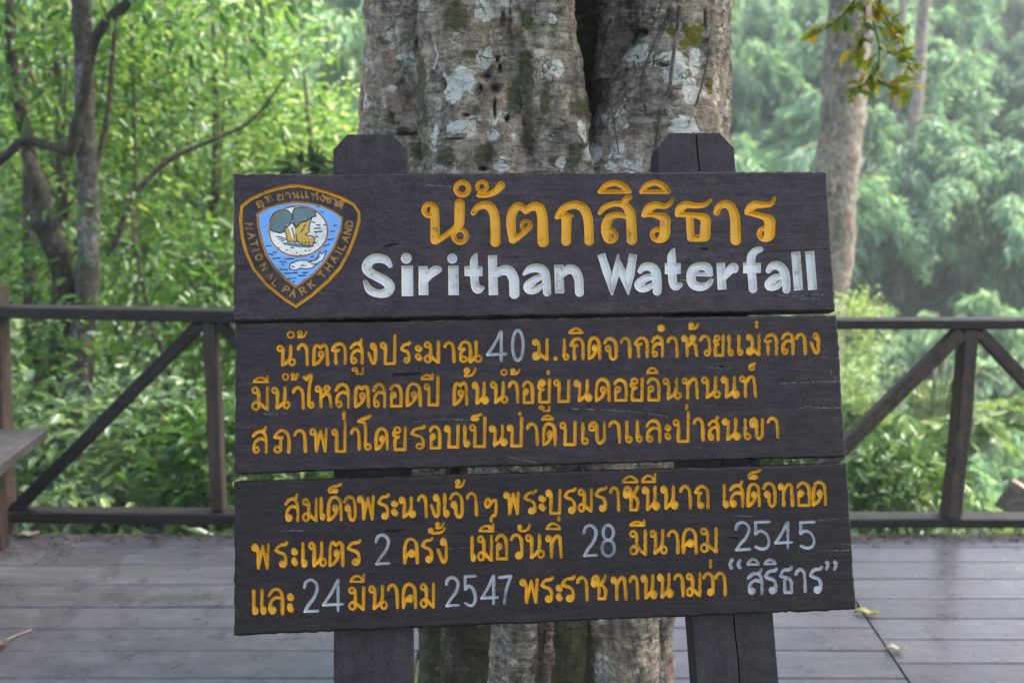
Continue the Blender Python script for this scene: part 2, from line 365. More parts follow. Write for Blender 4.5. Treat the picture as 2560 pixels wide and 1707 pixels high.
for rows, left in ((ROWS_L, True), (ROWS_R, False)):
    for i in range(len(rows) - 1):
        for xb in (np.arange(-4.2, 1.6, .62) if left else np.arange(1.1, 4.1, .62)):
            for f_ in (.22, .78):
                y = rows[i + 1] + (rows[i] - rows[i + 1]) * f_ + random.uniform(-.006, .006); x = xb + random.uniform(-.012, .012)
                if (HOLE[0] - .02 < x < HOLE[1] + .02 and HOLE[2] - .2 < y < HOLE[3] + .2) or (left and x > joint_x(y) - .02) or (not left and x < joint_x(y) + .02): continue
                nh.add([(x + .0048 * math.cos(a), y + .0048 * math.sin(a), .0012) for a in np.linspace(0, 2 * math.pi, 8, endpoint=False)], [tuple(range(8))])
dk = mb.build('deck', M['deck']); tag(dk, kind='structure')
nv0 = len(dk.data.polygons); me_ = dk.data; bm_ = __import__('bmesh').new(); bm_.from_mesh(me_); me_.materials.append(M['nail'])
for f in nh.f:
    q = bm_.faces.new([bm_.verts.new(nh.v[i]) for i in f]); q.material_index = 1
bm_.to_mesh(me_); bm_.free()

# ================================================================== THE BIG FLUTED TRUNK
TX, TY = 0.09, 2.93
ZK = [-0.8, 0.05, 0.30, 0.55, 0.85, 1.25, 1.55, 1.75, 1.95, 2.3, 3.0, 4.6]
def prof(*v): return np.array(v, float)
COLS = [  # cx, cy, r at each height of ZK
 (prof(-.38, -.345, -.345, -.345, -.34, -.35, -.38, -.37, -.36, -.36, -.36, -.34), prof(.0, .0, .0, .0, .02, .08, .13, .15, .16, .16, .15, .12), prof(.06, .032, .030, .038, .09, .14, .172, .168, .162, .158, .155, .13)),      # left stem
 (prof(-.14, -.09, -.07, -.045, -.08, -.12, -.135, -.145, -.15, -.15, -.15, -.14), prof(-.27, -.25, -.24, -.24, -.23, -.23, -.22, -.22, -.22, -.21, -.2, -.16), prof(.11, .082, .082, .098, .14, .17, .188, .182, .178, .175, .17, .15)),      # broad front stem
 (prof(-.02, .0, .01, .02, .02, .02, .02, .005, -.02, -.035, -.06, -.07), prof(-.05, -.05, -.05, -.12, -.24, -.27, -.30, -.33, -.335, -.33, -.29, -.24), prof(.03, .03, .03, .05, .09, .10, .105, .088, .082, .075, .07, .07)),      # rib beside the cleft
 (prof(.26, .225, .225, .225, .22, .23, .245, .300, .362, .375, .37, .34), prof(-.25, -.24, -.24, -.23, -.22, -.20, -.19, -.18, -.19, -.19, -.17, -.14), prof(.11, .088, .092, .11, .15, .195, .215, .175, .112, .105, .11, .11)),      # right stem
 (prof(.40, .365, .36, .36, .37, .38, .40, .40, .395, .39, .38, .36), prof(0, -.02, -.02, 0, .02, .04, .06, .06, .06, .06, .06, .06), prof(.06, .035, .032, .045, .09, .12, .135, .133, .132, .128, .12, .11)),      # back right stem
 (prof(.335, .312, .309, .30, .29, .3, .3, .3, .3, .3, .3, .3), prof(-.16, -.18, -.18, -.14, -.1, -.05, 0, 0, 0, 0, 0, 0), prof(.022, .017, .017, .025, .05, .06, .06, .06, .06, .06, .06, .06)),      # slender root
 (prof(-.2, -.2, -.2, -.2, -.2, -.2, -.2, -.2, -.2, -.2, -.2, -.2), prof(.20, .20, .20, .20, .16, .08, .06, .06, .06, .05, .05, .05), prof(.16, .14, .14, .15, .14, .11, .10, .10, .10, .10, .10, .10)),
 (prof(.18, .18, .18, .18, .18, .18, .19, .205, .225, .23, .23, .22), prof(.2, .2, .2, .2, .16, .02, -.08, -.09, -.02, .0, .0, .0), prof(.06, .05, .05, .05, .08, .1, .10, .088, .085, .085, .08, .07)),      # shaded wall inside the cleft
 (prof(.25,) .repeat(12), prof(.30, .30, .30, .28, .26, .24, .22, .22, .22, .22, .21, .2), prof(.05, .05, .05, .06, .1, .16, .17, .17, .17, .17, .16, .14)),  # hidden filler stem, added to keep light out of the cleft
 (prof(-.17,) .repeat(12), prof(.30, .30, .30, .28, .28, .28, .28, .28, .28, .28, .27, .25), prof(.05, .05, .05, .06, .1, .16, .17, .17, .17, .17, .16, .14)),  # second added filler, closes the left back against light
 (prof(.05,) .repeat(12), prof(.26, .26, .26, .26, .26, .24, .24, .32, .36, .36, .34, .30), prof(.18, .15, .15, .17, .24, .30, .31, .22, .20, .20, .20, .20)),      # core
]
zs = np.concatenate([np.linspace(-.8, .12, 18, endpoint=False), np.linspace(.12, .5, 84, endpoint=False), np.linspace(.5, .8, 16, endpoint=False), np.linspace(.8, .92, 20, endpoint=False), np.linspace(.92, 1.2, 14, endpoint=False), np.linspace(1.2, 1.3, 14, endpoint=False), np.linspace(1.3, 1.54, 16, endpoint=False), np.linspace(1.54, 2.12, 180, endpoint=False), np.linspace(2.12, 4.6, 60)])
def colz(k, z): c = COLS[k]; return np.interp(z, ZK, c[0]), np.interp(z, ZK, c[1]), np.interp(z, ZK, c[2])
def onbark(px, py):
    """trunk-face position of a mark seen at crop pixel (2.219 x, origin 820,0)"""
    p = U((820 + px / 2.219) / DSP, py / 2.219 / DSP, TY - 0.40); return p.x, p.z
KB = 2.5 / 2560 / 2.219
def blobs(X, Z, lst):
    m_ = np.zeros(X.shape)
    for a in lst:
        x, z = onbark(a[0], a[1]); rx = a[2]; ry = a[3] if len(a) > 3 else rx; am = a[4] if len(a) > 4 else 1
        m_ = np.maximum(m_, am * np.exp(-1.1 * (((X - x) / (rx * KB)) ** 2 + ((Z - z) / (ry * KB)) ** 2)))
    return m_
LICHEN = [(870, 70, 62), (740, 430, 95), (690, 520, 60), (720, 700, 60, 50), (1780, 270, 66), (1480, 855, 60), (1300, 900, 38), (1175, 300, 30), (1275, 380, 38, 60), (1950, 370, 70, 110), (1700, 60, 40), (580, 280, 14, 90), (585, 750, 26, 90), (860, 330, 50), (1410, 720, 34, 60), (910, 750, 40), (1980, 700, 90, 60), (1670, 905, 30), (1240, 120, 30), (2020, 500, 60, 90), (960, 930, 50, 30), (1640, 820, 30), (1560, 640, 26), (2060, 330, 40, 90), (300, 220, 40, 20), (260, 420, 40, 30)]
MOSS_SHADE = [(715, 85, 110, 95), (1100, 420, 42, 210), (1110, 700, 46, 200), (1040, 560, 60, 120), (1400, 600, 90, 60), (1375, 860, 40, 110), (1260, 890, 60, 40), (780, 300, 60, 30), (870, 840, 70, 70), (490, 480, 46, 300), (1520, 330, 26, 110), (1460, 520, 30, 60), (1110, 120, 50, 70), (330, 700, 90, 50, .7), (660, 880, 80, 60, .8), (450, 830, 120, 90, .9), (430, 100, 60, 120, .6), (1200, 560, 40, 120, .7), (820, 600, 60, 60, .6), (1600, 560, 50, 50, .5), (1850, 620, 60, 70, .6)]  # moss patches; the tall one beside the left stem paints the crease's shade
GOLD = [(2060, 170, 62, 75), (2110, 130, 30, 40), (1945, 145, 24, 24), (2010, 220, 30, 30), (2140, 460, 22, 60)]
PITS = [(985, 95, 12, 55), (950, 322, 16, 26), (965, 380, 14, 30), (935, 490, 34, 24), (835, 490, 16, 26), (760, 638, 22, 9), (1812, 128, 20, 22), (1050, 60, 22, 16), (630, 462, 16, 24), (930, 600, 12, 60), (2138, 75, 10, 60), (225, 610, 22, 40), (1900, 345, 26, 10), (1000, 660, 12, 20), (850, 940, 30, 14), (870, 420, 30, 10), (1530, 200, 10, 60), (1745, 350, 10, 30), (340, 715, 90, 5), (700, 770, 40, 5)]
TV, TF, TP = [], [], []
for k in range(len(COLS)):
    rm = COLS[k][2][6:9].max()
    nf, nb = max(int(math.pi * rm / .0033), 30), max(int(math.pi * rm / .02), 12)
    th = np.concatenate([np.linspace(-math.pi - .25, .25, nf, endpoint=False), np.linspace(.25, math.pi - .25, nb, endpoint=False)])
    TH, ZT = np.meshgrid(th, zs); cx_, cyy, rr_k = colz(k, ZT)
    ct, st_k = np.cos(TH), np.sin(TH)
    front = st_k < 0.3
    X0, Y0 = cx_ + rr_k * ct, cyy + rr_k * st_k
    lob = np.empty(TH.shape); nzv = np.zeros(TH.shape)
    it = np.nditer([X0, Y0, ZT, lob, nzv, front.astype(float)], op_flags=[['readonly']] * 3 + [['writeonly'], ['readwrite']] + [['readonly']])
    for x, y, z, l_, n_, f_ in it:
        x, y, z = float(x), float(y), float(z)
        l_[...] = mnoise.noise(Vector((x * 5 + k * 3.1, y * 5, z * 2.2)))
        if f_ > 0: n_[...] = 0.013 * mnoise.fractal(Vector((x * 14, y * 14, z * 9)), 0.8, 2.1, 5) + 0.0032 * mnoise.fractal(Vector((x * 17 + 9, y * 17, z * 62 + 2 * x)), 0.8, 2.0, 3)
    d = rr_k * 0.14 * lob + nzv
    if k == 1:
        for xg, wd, dp in ((np.interp(ZT, [1.5, 1.8, 2.1], [.0, -.030, -.06]), .016, .024), (np.interp(ZT, [1.5, 1.8, 2.1], [-.14, -.15, -.12]), .012, .014)):
            d -= dp * np.exp(-((X0 - xg) / wd) ** 2) * front
    FX = X0 + TX
    d -= 0.05 * np.clip(blobs(FX, ZT, PITS) * (1 + 40 * nzv), 0, 1) ** 1.5 * front
    R_ = rr_k + d
    pt = np.zeros(TH.shape + (4,)); pt[..., 3] = 1
    for ch, lst in ((0, LICHEN), (1, MOSS_SHADE), (2, GOLD)): pt[..., ch] = blobs(FX, ZT, lst) * front * (k != 7)
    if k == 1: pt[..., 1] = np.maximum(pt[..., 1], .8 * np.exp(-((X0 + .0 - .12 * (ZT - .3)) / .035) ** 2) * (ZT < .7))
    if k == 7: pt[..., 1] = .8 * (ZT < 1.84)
    if k >= 8: pt[..., 1] = .9  # hidden stems coloured dark all over, painted shade inside the cleft
    if k in (0, 6, 7, 8, 9, 10): pt[..., 1] = np.maximum(pt[..., 1], .8 * (ZT < .7))  # shade below the sign, painted into the bark with the moss colour
    base = sum(len(v) for v in TV)
    TV.append(np.stack([cx_ + R_ * ct, cyy + R_ * st_k, ZT], -1).reshape(-1, 3)); TP.append(pt.reshape(-1, 4))
    na, nr = TH.shape[1], TH.shape[0]; ii = np.arange(nr * na).reshape(nr, na) + base
    TF.append(np.stack([ii[:-1, :], np.roll(ii[:-1, :], -1, 1), np.roll(ii[1:, :], -1, 1), ii[1:, :]], -1).reshape(-1, 4))
fig = empty('fig_tree', (TX, TY, 0), label='massive fluted grey trunk with lichen, moss and a dark cleft, right behind the sign', cat='tree')
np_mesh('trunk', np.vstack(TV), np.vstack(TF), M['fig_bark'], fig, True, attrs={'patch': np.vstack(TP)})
TALL = np.vstack(TV)
def bark_pt(px, py, out=0.004):
    x, z = onbark(px, py)
    m_ = (np.abs(TALL[:, 0] + TX - x) < .010) & (np.abs(TALL[:, 2] - z) < .010)
    return Vector((x, TY + (TALL[m_, 1].min() if m_.any() else -.3) - out, z))
vine_mb = []
for name, lab, pts, r_ in [
    ('aerial_root', 'thin brown aerial root hanging in a long slant down the right of the trunk', [(1930, 0), (1900, 90), (1830, 230), (1760, 400), (1750, 500), (1775, 640)], .0028),
    ('aerial_root', 'twisted aerial root reaching the top of the right sign post', [(1985, 0), (1960, 180), (1925, 360), (1900, 500), (1850, 640), (1830, 760), (1800, 900), (1785, 950)], .0042),
    ('aerial_root', 'hair-thin reddish root dangling straight down beside the dark cleft', [(1565, 370), (1575, 480), (1590, 600), (1608, 760), (1620, 860)], .0015),
    ('aerial_root', 'short root arching across the right trunk bulge', [(1970, 490), (1900, 500), (1870, 600), (1835, 690), (1845, 760)], .0022),
    ('aerial_root', 'root crossing over the top of the dark cleft', [(1640, 0), (1590, 110), (1565, 200), (1545, 330), (1490, 470)], .003),
    ('aerial_root', 'root along the right outline of the trunk under the yellow moss', [(2160, 160), (2140, 300), (2110, 420), (2070, 540), (2050, 590)], .0024)]:
    b3 = [bark_pt(*p) for p in pts]
    for k in range(1, len(b3)): b3[k].y = min(b3[k].y, b3[k - 1].y + .04)
    v_ = MB().tube(b3, [r_] * len(b3), 6, .3).build(name, M['twig'], None, True, org=b3[-1])
    tag(v_, lab, 'root', 'aerial roots on the big trunk')

# ================================================================== THE SIGN
SW = np.array([[0.9959, -0.0855, -0.0288], [0.0901, 0.9568, 0.2765], [0.0039, -0.278, 0.9606]])   # columns: across, into, up the leaning sign
ST = np.array([0.05367, 2.08949, 1.59445]); SBASE = 1.66
SROOT = ST - SBASE * SW[:, 2]
sign = empty('national_park_sign', SROOT, label='leaning dark wooden sign of three boards with yellow Thai and white English lettering, Sirithan Waterfall',
             cat='sign')
_m = Matrix([[*SW[0]], [*SW[1]], [*SW[2]]]); sign.rotation_euler = _m.to_euler()
SW = np.array(_m.to_euler().to_matrix())
def px2sign(px, py, ly=0.0):
    px = np.asarray(px, float); py = np.asarray(py, float)
    d = np.stack([(px - CX) / F, (py - CYY) / F, np.ones_like(px)], -1) @ RC
    o = SW.T @ (CAM - SROOT); dd = d @ SW
    s = (ly - o[1]) / dd[..., 1]
    return o[0] + s * dd[..., 0], o[2] + s * dd[..., 2]
def sign2px(lx, lz, ly=0.0):
    P = SROOT + np.stack([lx, np.full_like(lx, ly), lz], -1) @ SW.T - CAM
    c = P @ RC.T
    return CX + F * c[..., 0] / c[..., 2], CYY + F * c[..., 1] / c[..., 2]

# ---- the letter shapes: carved strokes in a unit box (x right, y up), ('L', cx, cy, rx, ry) is a ring
G = {
 'น': [('L', .12, .86, .13, .13), [(.25, .9), (.29, .8), (.29, .5), (.27, 0)], [(.27, 0), (.5, .14), (.72, .33)], [(.75, 1), (.75, .55), (.70, .33)], ('L', .84, .15, .16, .15)],
 'า': [[(0, .78), (.12, .91), (.4, 1), (.68, .96), (.88, .82), (.95, .6), (.98, .3), (1, 0)]],
 'ต': [[(0, 0), (0, .5), (.04, .83), (.17, .98), (.33, .97), (.48, .87)], [(.48, .87), (.62, .97), (.78, 1), (.92, .9), (.96, .65), (1, 0)], [(0, 0), (.32, .12), (.56, .32), (.66, .5)], ('L', .52, .54, .15, .13)],
 'ก': [[(1, 0), (1, .55), (.94, .82), (.72, .98), (.42, .98), (.16, .87), (0, .68)], [(0, .68), (.25, .65), (.5, .68)], [(.27, .65), (.26, .3), (.3, 0)]],
 'ล': [[(0, .74), (.2, .92), (.5, 1), (.8, .94), (.96, .75), (1, .45), (1, 0)], [(.95, .6), (.6, .66), (.28, .58), (.09, .4), (.06, .14)], ('L', .25, .13, .19, .12)],
 'ส': [[(0, .74), (.22, .88), (.5, .95), (.76, .92), (.94, .75), (1, .45), (1, 0)], [(.72, .93), (.86, 1.02), (.94, 1.14)], [(.95, .56), (.6, .63), (.28, .55), (.09, .38), (.06, .14)], ('L', .25, .13, .19, .12)],
 'ง': [('L', .62, .86, .24, .13), [(.86, .9), (.96, .7), (.98, .4), (.95, .12), (.74, 0), (.52, .05), (.28, .25), (0, .52)]],
 'ป': [('L', .14, .87, .15, .12), [(.29, .88), (.32, .7), (.30, .3), (.30, 0)], [(.30, 0), (.97, 0)], [(.97, 0), (1, 1.33)]],
 'บ': [('L', .14, .87, .15, .12), [(.29, .88), (.32, .7), (.30, .3), (.30, 0)], [(.30, 0), (.97, 0)], [(.97, 0), (1, 1)]],
 'ร': [[(1, 1.03), (.85, .95), (.5, .93), (.2, .86), (0, .70)], [(0, .70), (.28, .62), (.62, .57), (.84, .47), (.92, .3), (.9, .1)], ('L', .64, .11, .25, .11)],
 'ะ': [('L', .4, .80, .36, .15), [(.6, .64), (.8, .66), (1, .80)], ('L', .4, .24, .36, .15), [(.4, .06), (.72, .02), (1, .14)]],
 'ม': [('L', .17, .87, .17, .12), [(.36, .87), (.40, .7), (.40, .1)], ('L', .21, .16, .21, .16), [(.2, .33), (.42, .31), (.68, .14), (.95, 0)], [(.96, 1), (.95, 0)]],
 'ณ': [[(.50, 0), (.50, .6), (.45, .88), (.28, 1), (.1, .92), (0, .68)], [(0, .68), (.22, .63)], [(.2, .63), (.08, .5), (.05, .3), (.05, .12)], ('L', .19, .13, .15, .12), [(.50, 0), (.64, .14), (.78, .32)], [(.76, 1), (.77, .32)], ('L', .86, .16, .14, .15)],
 'เ': [[(.14, 1), (.17, .6), (.12, .15)], ('L', .52, .13, .40, .13)],
 'ด': [[(0, 0), (0, .5), (.08, .82), (.3, .99), (.6, 1), (.88, .86), (.96, .6), (1, 0)], [(0, 0), (.34, .12), (.58, .32), (.68, .5)], ('L', .53, .52, .16, .12)],
 'ค': [[(0, 0), (0, .5), (.08, .82), (.3, .99), (.6, 1), (.88, .86), (.96, .6), (1, 0)], [(0, .02), (.12, .25), (.36, .42)], ('L', .56, .40, .20, .13)],
 'จ': [[(0, .78), (.2, .95), (.5, 1), (.83, .9), (.98, .65), (1, .2), (.9, .03), (.7, 0), (.52, .1), (.46, .3), (.46, .48)], ('L', .29, .52, .17, .12)],
 'ห': [('L', .12, .86, .13, .12), [(.25, .9), (.32, .75), (.32, .4), (.34, 0)], [(.34, .46), (.55, .60), (.75, .74), (.88, .9)], ('L', .73, .88, .16, .12), [(.66, .66), (.88, .54), (.95, .3), (1, 0)]],
 'ว': [[(0, .80), (.22, .96), (.56, 1), (.86, .88), (.98, .65), (1, .15)], ('L', .74, .13, .25, .12)],
 'ย': [('L', .32, .88, .24, .12), [(.1, .84), (.02, .72), (.12, .61), (.42, .58)], [(.42, .58), (.16, .46), (.1, .25), (.14, 0)], [(.14, 0), (.96, 0)], [(.96, 0), (1, 1)]],
 'ไ': [[(0, .93), (.14, .90), (.28, .86)], [(.28, .86), (.48, .97), (.72, 1), (.78, .91), (.62, .74), (.53, .5), (.52, .08)], ('L', .77, .08, .23, .075)],
 'โ': [[(1, 1), (.7, .94), (.3, .90), (0, .83)], [(0, .83), (.35, .82), (.55, .74), (.6, .5), (.58, .1)], ('L', .8, .08, .22, .08)],
 'อ': [[(0, .80), (.2, .95), (.5, 1), (.83, .9), (.97, .7), (1, .4), (1, 0)], [(1, 0), (.1, 0)], [(.1, 0), (.08, .5)], ('L', .27, .53, .19, .12)],
 'พ': [('L', .13, .87, .14, .12), [(.27, .9), (.33, .6), (.35, 0)], [(.35, 0), (.62, .92)], [(.62, .92), (.9, 0)], [(.9, 0), (.97, 1)]],
 'ภ': [[(.03, .70), (.2, .88), (.5, 1), (.82, .9), (.96, .7), (1, .4), (.97, 0)], [(.03, .68), (.5, .66)], [(.47, .66), (.42, .4), (.42, .1)], ('L', .23, .12, .21, .13)],
 'ถ': [[(0, .72), (.2, .9), (.5, 1), (.84, .9), (.96, .7), (1, 0)], [(0, .72), (.42, .70)], [(.42, .70), (.28, .6), (.25, .4), (.25, .12)], ('L', .42, .11, .2, .11)],
 'ท': [('L', .13, .86, .14, .12), [(.27, .9), (.33, .7), (.33, .4), (.34, 0)], [(.34, .62), (.52, .84), (.7, .97), (.88, .9), (.93, .65), (1, 0)]],
 'ช': [[(.03, .72), (.1, .92), (.28, 1), (.45, .88), (.5, .6), (.5, 0)], ('L', .17, .68, .17, .13), [(.5, 0), (.93, 0)], [(.93, 0), (1, .3), (.9, .5), (.68, .62)], [(.68, .62), (.82, .8), (1, 1.03)]],
 'ข': [[(.03, .75), (.1, .93), (.32, 1), (.48, .88), (.5, .6), (.52, .2), (.66, 0), (.85, .02), (1, .2), (1, .6), (1, 1)], ('L', .18, .72, .16, .12)],
 'ธ': [[(1, 1.03), (.8, .93), (.45, .93), (.18, .86), (0, .68)], [(0, .68), (.3, .63), (.7, .58), (.95, .46), (1, .3), (1, 0)], [(1, 0), (.38, 0)], [(.38, 0), (.34, .5)]],
 'ฯ': [[(.45, .82), (.25, 1), (.05, .86), (0, .66), (.16, .52), (.36, .6), (.62, .82), (.82, .9), (.98, .86)], [(.98, .86), (1, .5), (.92, .1), (.7, 0)]],
 'nik': [('L', .5, .5, .5, .5)],
 'tho': [('L', .22, .72, .22, .28), [(.28, .42), (.05, .06), (.4, .04), (.75, .25), (1, .95)]],
 'i': [[(0, .05), (.1, .5), (.38, 1), (.65, .95), (.9, .5), (1, .05)], [(0, .03), (1, .03)]],
 'ii': [[(0, .05), (.1, .4), (.4, .75), (.7, .65), (.98, .1)], [(0, .03), (1, .03)], [(.97, .05), (1, 1)]],
 'ue': [[(0, .05), (.1, .4), (.4, .75), (.7, .65), (.98, .1)], [(0, .03), (1, .03)], [(.97, .05), (1, 1)], [(.72, .05), (.75, .8)]],
 'tai': [[(1, 1), (.72, .80), (.35, .76), (.05, .5), (0, .25), (.12, .02)], ('L', .48, .22, .24, .22), [(.12, .05), (.3, .15)]],
 'gar': [('L', .45, .28, .38, .28), [(.07, .3), (.1, .6), (.4, .8), (1, 1)]],
 'ek': [[(.5, 1), (.5, 0)]],
 'han': [('L', .14, .6, .12, .3), [(.05, .3), (.3, 0), (.7, .1), (.92, .45), (1, 1)]],
 'uu': [('L', .2, .72, .2, .26), [(.38, .8), (.42, .4), (.42, 0)], [(.42, 0), (.95, 0)], [(.95, 0), (1, .95)]],
 '2': [[(0, .76), (.12, .93), (.5, 1), (.86, .9), (.96, .72), (.74, .45), (.3, .2), (.04, 0)], [(.04, 0), (1, .02)]],
 '4': [[(.74, 1), (.4, .58), (0, .2)], [(0, .19), (1, .22)], [(.76, 1), (.76, 0)]],
 '0': [('L', .5, .5, .5, .5)],
 '8': [('L', .5, .76, .42, .24), ('L', .5, .26, .5, .26)],
 '5': [[(.1, .98), (1, 1)], [(.1, .98), (.12, .55)], [(.12, .55), (.42, .66), (.8, .56), (1, .28), (.86, .05), (.5, 0), (.14, .08)]],
 '7': [[(0, .95), (1, 1)], [(1, 1), (.6, .5), (.42, 0)]],
 'dot': [('D', .5, .5, 1.45)],
 'quo': [('D', .55, .22, 1.25), [(.35, .25), (.25, .6), (.75, 1)]],
 'quc': [('D', .42, .76, 1.25), [(.62, .75), (.72, .4), (.25, 0)]],
}
# ---- where each letter stands: "glyph left right top bottom" in crops of the photograph enlarged four times
BODY = [
 # board, line, crop origin, fill heads, text ; w: marks white paint
 (2, 1, 610, 800, 0, "น 322 525 235 463;nik 422 512 103 190;tho 528 640 95 182;า 528 652 225 460;ต 682 853 232 460;ก 868 1030 218 450;ส 1055 1200 205 447;uu 1072 1205 462 548;ง 1230 1333 213 447;ป 1355 1527 205 448;ร 1562 1675 212 438;ะ 1703 1790 235 412;ม 1795 1970 200 435;า 1993 2118 205 427"),
 (2, 1, 1120, 800, 0, "ณ 100 350 198 432;4w 382 592 100 415;0w 632 770 85 420;Fม 835 1015 178 408;dot 1050 1106 355 410;เ 1138 1222 180 408;ก 1215 1370 165 402;i 1205 1360 70 140;Fด 1395 1535 160 400;จ 1552 1702 165 405;า 1718 1840 160 382;ก 1858 2012 158 380;ล 2030 2165 150 378;Fnik 2093 2177 40 120;า 2185 2310 155 378"),
 (2, 1, 1520, 790, 0, "Fห 728 905 175 411;Ftho 800 920 55 140;ว 910 1035 183 409;ย 1048 1172 178 408;เ 1190 1272 178 407;เ 1285 1362 178 402;Fม 1378 1535 168 400;ek 1470 1505 38 125;ก 1558 1705 165 395;ล 1728 1868 153 393;า 1872 1992 163 390;ง 2020 2125 150 385"),
 (2, 2, 610, 800, 0, "ม 68 258 655 910;ii 85 248 545 630;น 270 468 655 895;nik 378 455 520 610;Ftho 465 550 518 605;า 478 610 655 897;ไ 585 712 530 888;ห 705 890 640 882;ล 905 1062 625 885;ต 1098 1262 645 880;ล 1283 1425 625 882;Fอ 1448 1588 630 875;ด 1617 1782 620 868;ป 1795 1958 620 862;ii 1765 1900 520 600"),
 (2, 2, 1120, 800, 0, "ต 48 208 610 857;Ftho 155 292 465 572;Fน 235 415 605 848;น 418 610 600 838;nik 522 605 480 558;Ftho 618 730 472 552;า 597 715 600 838;Fอ 740 865 598 840;Fย 890 1035 582 834;uu 900 1028 845 918;ek 985 1025 495 550;บ 1050 1225 580 827;Fน 1252 1450 585 820;ด 1468 1630 575 818;อ 1650 1800 578 815;ย 1815 1962 565 814;อ 1985 2128 565 812;i 1985 2110 465 540"),
 (2, 2, 1520, 790, 0, "น 545 745 603 838;ท 735 915 600 834;น 930 1137 592 828;Fน 1125 1325 588 825;ท 1310 1495 580 820;gar 1400 1490 458 552"),
 (2, 3, 610, 800, 0, "ส 75 240 1082 1338;ภ 285 468 1085 1335;า 490 632 1085 1328;พ 650 845 1070 1325;ป 872 1030 1070 1325;ek 983 1018 905 1000;า 1060 1170 1067 1305;โ 1130 1282 938 1308;Fด 1305 1450 1068 1305;ย 1480 1630 1055 1310;ร 1662 1820 1045 1298;Fอ 1845 1975 1045 1292;Fบ 1995 2158 1040 1285;Fเ 2185 2275 1043 1278"),
 (2, 3, 1120, 800, 0, "ป 210 388 1030 1278;Ftai 225 345 925 1012;Fน 408 605 1038 1265;Fป 585 755 1030 1272;ek 708 735 910 955;า 778 910 1018 1258;ด 940 1090 1018 1260;Fi 932 1065 940 1005;บ 1113 1290 1008 1260;เ 1322 1420 1010 1250;ข 1395 1582 1005 1240;า 1600 1735 998 1237"),
 (2, 3, 1520, 790, 0, "เ 165 260 1035 1275;เ 270 358 1035 1270;ล 372 535 1025 1270;ะ 565 640 1065 1243;ป 645 822 1018 1267;ek 775 803 870 938;า 845 970 1008 1254;ส 995 1120 1018 1250;Fน 1137 1335 1008 1245;เ 1350 1445 1015 1242;Fข 1408 1562 1008 1236;า 1588 1718 1003 1224"),
 (3, 1, 610, 1190, 1, "ส 402 555 198 462;ม 575 745 208 458;เ 750 822 200 448;ด 830 990 193 452;tai 838 985 65 178;จ 990 1130 188 452;พ 1125 1315 183 445;ร 1333 1462 172 438;ะ 1465 1548 228 405;น 1545 1728 193 422;า 1730 1842 176 420;ง 1855 1965 165 417;เ 1985 2068 158 417;จ 2050 2200 153 422;tho 2108 2220 25 120"),
 (3, 1, 1120, 1170, 1, "า 178 302 232 480;ฯ 360 500 285 490;พ 550 725 225 468;ร 755 895 210 465;ะ 900 988 255 430;บ 975 1140 200 465;ร 1158 1290 190 460;ม 1295 1458 193 445;ร 1470 1602 178 440;า 1610 1725 176 435;ช 1745 1918 170 432;i 1740 1908 68 152;น 1938 2130 172 428;ii 1930 2085 40 150;น 2122 2310 163 415"),
 (3, 1, 1540, 1150, 1, "า 630 762 243 495;ถ 780 940 243 490;เ 1060 1143 233 485;ส 1130 1285 222 478;ด 1308 1452 223 472;tai 1318 1460 85 200;จ 1465 1610 210 472;ท 1617 1785 215 467;อ 1802 1953 206 465;ด 1960 2115 203 460"),
 (3, 2, 610, 1190, 1, "พ 70 265 665 935;ร 305 445 652 918;ะ 465 540 700 902;เ 565 640 653 918;Oน 640 832 645 912;ต 845 1008 642 908;ร 1028 1178 632 898;2w 1305 1465 570 890;ค 1590 1750 613 882;ร 1770 1900 607 872;han 1832 2018 505 582;tho 1908 2010 450 532;ง 1925 2042 603 872"),
 (3, 2, 1120, 1170, 1, "เ 218 290 668 940;ม 290 460 658 932;ue 305 465 545 640;ek 415 452 478 540;อ 470 605 653 922;ว 618 758 648 917;han 690 832 548 640;Oน 770 975 648 907;ท 972 1152 652 905;i 975 1135 540 620;ek 1092 1130 470 535;2w 1345 1502 555 888;8w 1528 1682 550 892"),
 (3, 2, 1540, 1150, 1, "ม 130 318 688 954;ii 135 298 590 665;Oน 335 522 683 944;า 512 640 688 938;ค 660 822 673 937;ม 838 1028 663 927;2w 1188 1355 605 910;5w 1365 1548 600 902;4w 1583 1775 605 890;5w 1815 1998 600 890"),
 (3, 3, 610, 1190, 1, "เ 72 152 1123 1390;เ 155 235 1120 1387;ล 235 402 1110 1387;ะ 425 505 1150 1367;2w 588 752 1020 1368;4w 778 1002 1025 1358;ม 1038 1220 1093 1344;ii 1055 1215 965 1068;Oน 1243 1445 1078 1337;า 1425 1552 1068 1330;ค 1578 1735 1063 1330;ม 1755 1918 1058 1322;2w 2008 2160 995 1308"),
 (3, 3, 1120, 1170, 1, "5w 145 290 1060 1385;4w 325 508 1060 1365;7w 500 645 1062 1362;พ 712 915 1093 1354;ร 925 1065 1080 1347;ะ 1075 1155 1145 1332;ร 1130 1280 1070 1342;า 1280 1410 1073 1332;ช 1425 1595 1063 1320;ท 1625 1798 1068 1327;า 1805 1915 1068 1320;น 1925 2100 1052 1312;น 2090 2262 1042 1302"),
 (3, 3, 1540, 1150, 1, "า 570 690 1128 1370;ม 697 865 1115 1367;ว 865 990 1113 1362;ek 925 968 982 1082;า 985 1112 1108 1355;quow 1118 1190 975 1110;quow 1200 1272 975 1105;สw 1310 1478 1103 1350;iw 1308 1442 978 1055;รw 1480 1625 1072 1342;iw 1478 1612 980 1050;ธw 1632 1775 1060 1337;าw 1785 1912 1073 1328;รw 1928 2075 1055 1337;qucw 2085 2145 985 1100;qucw 2165 2230 980 1105"),
]
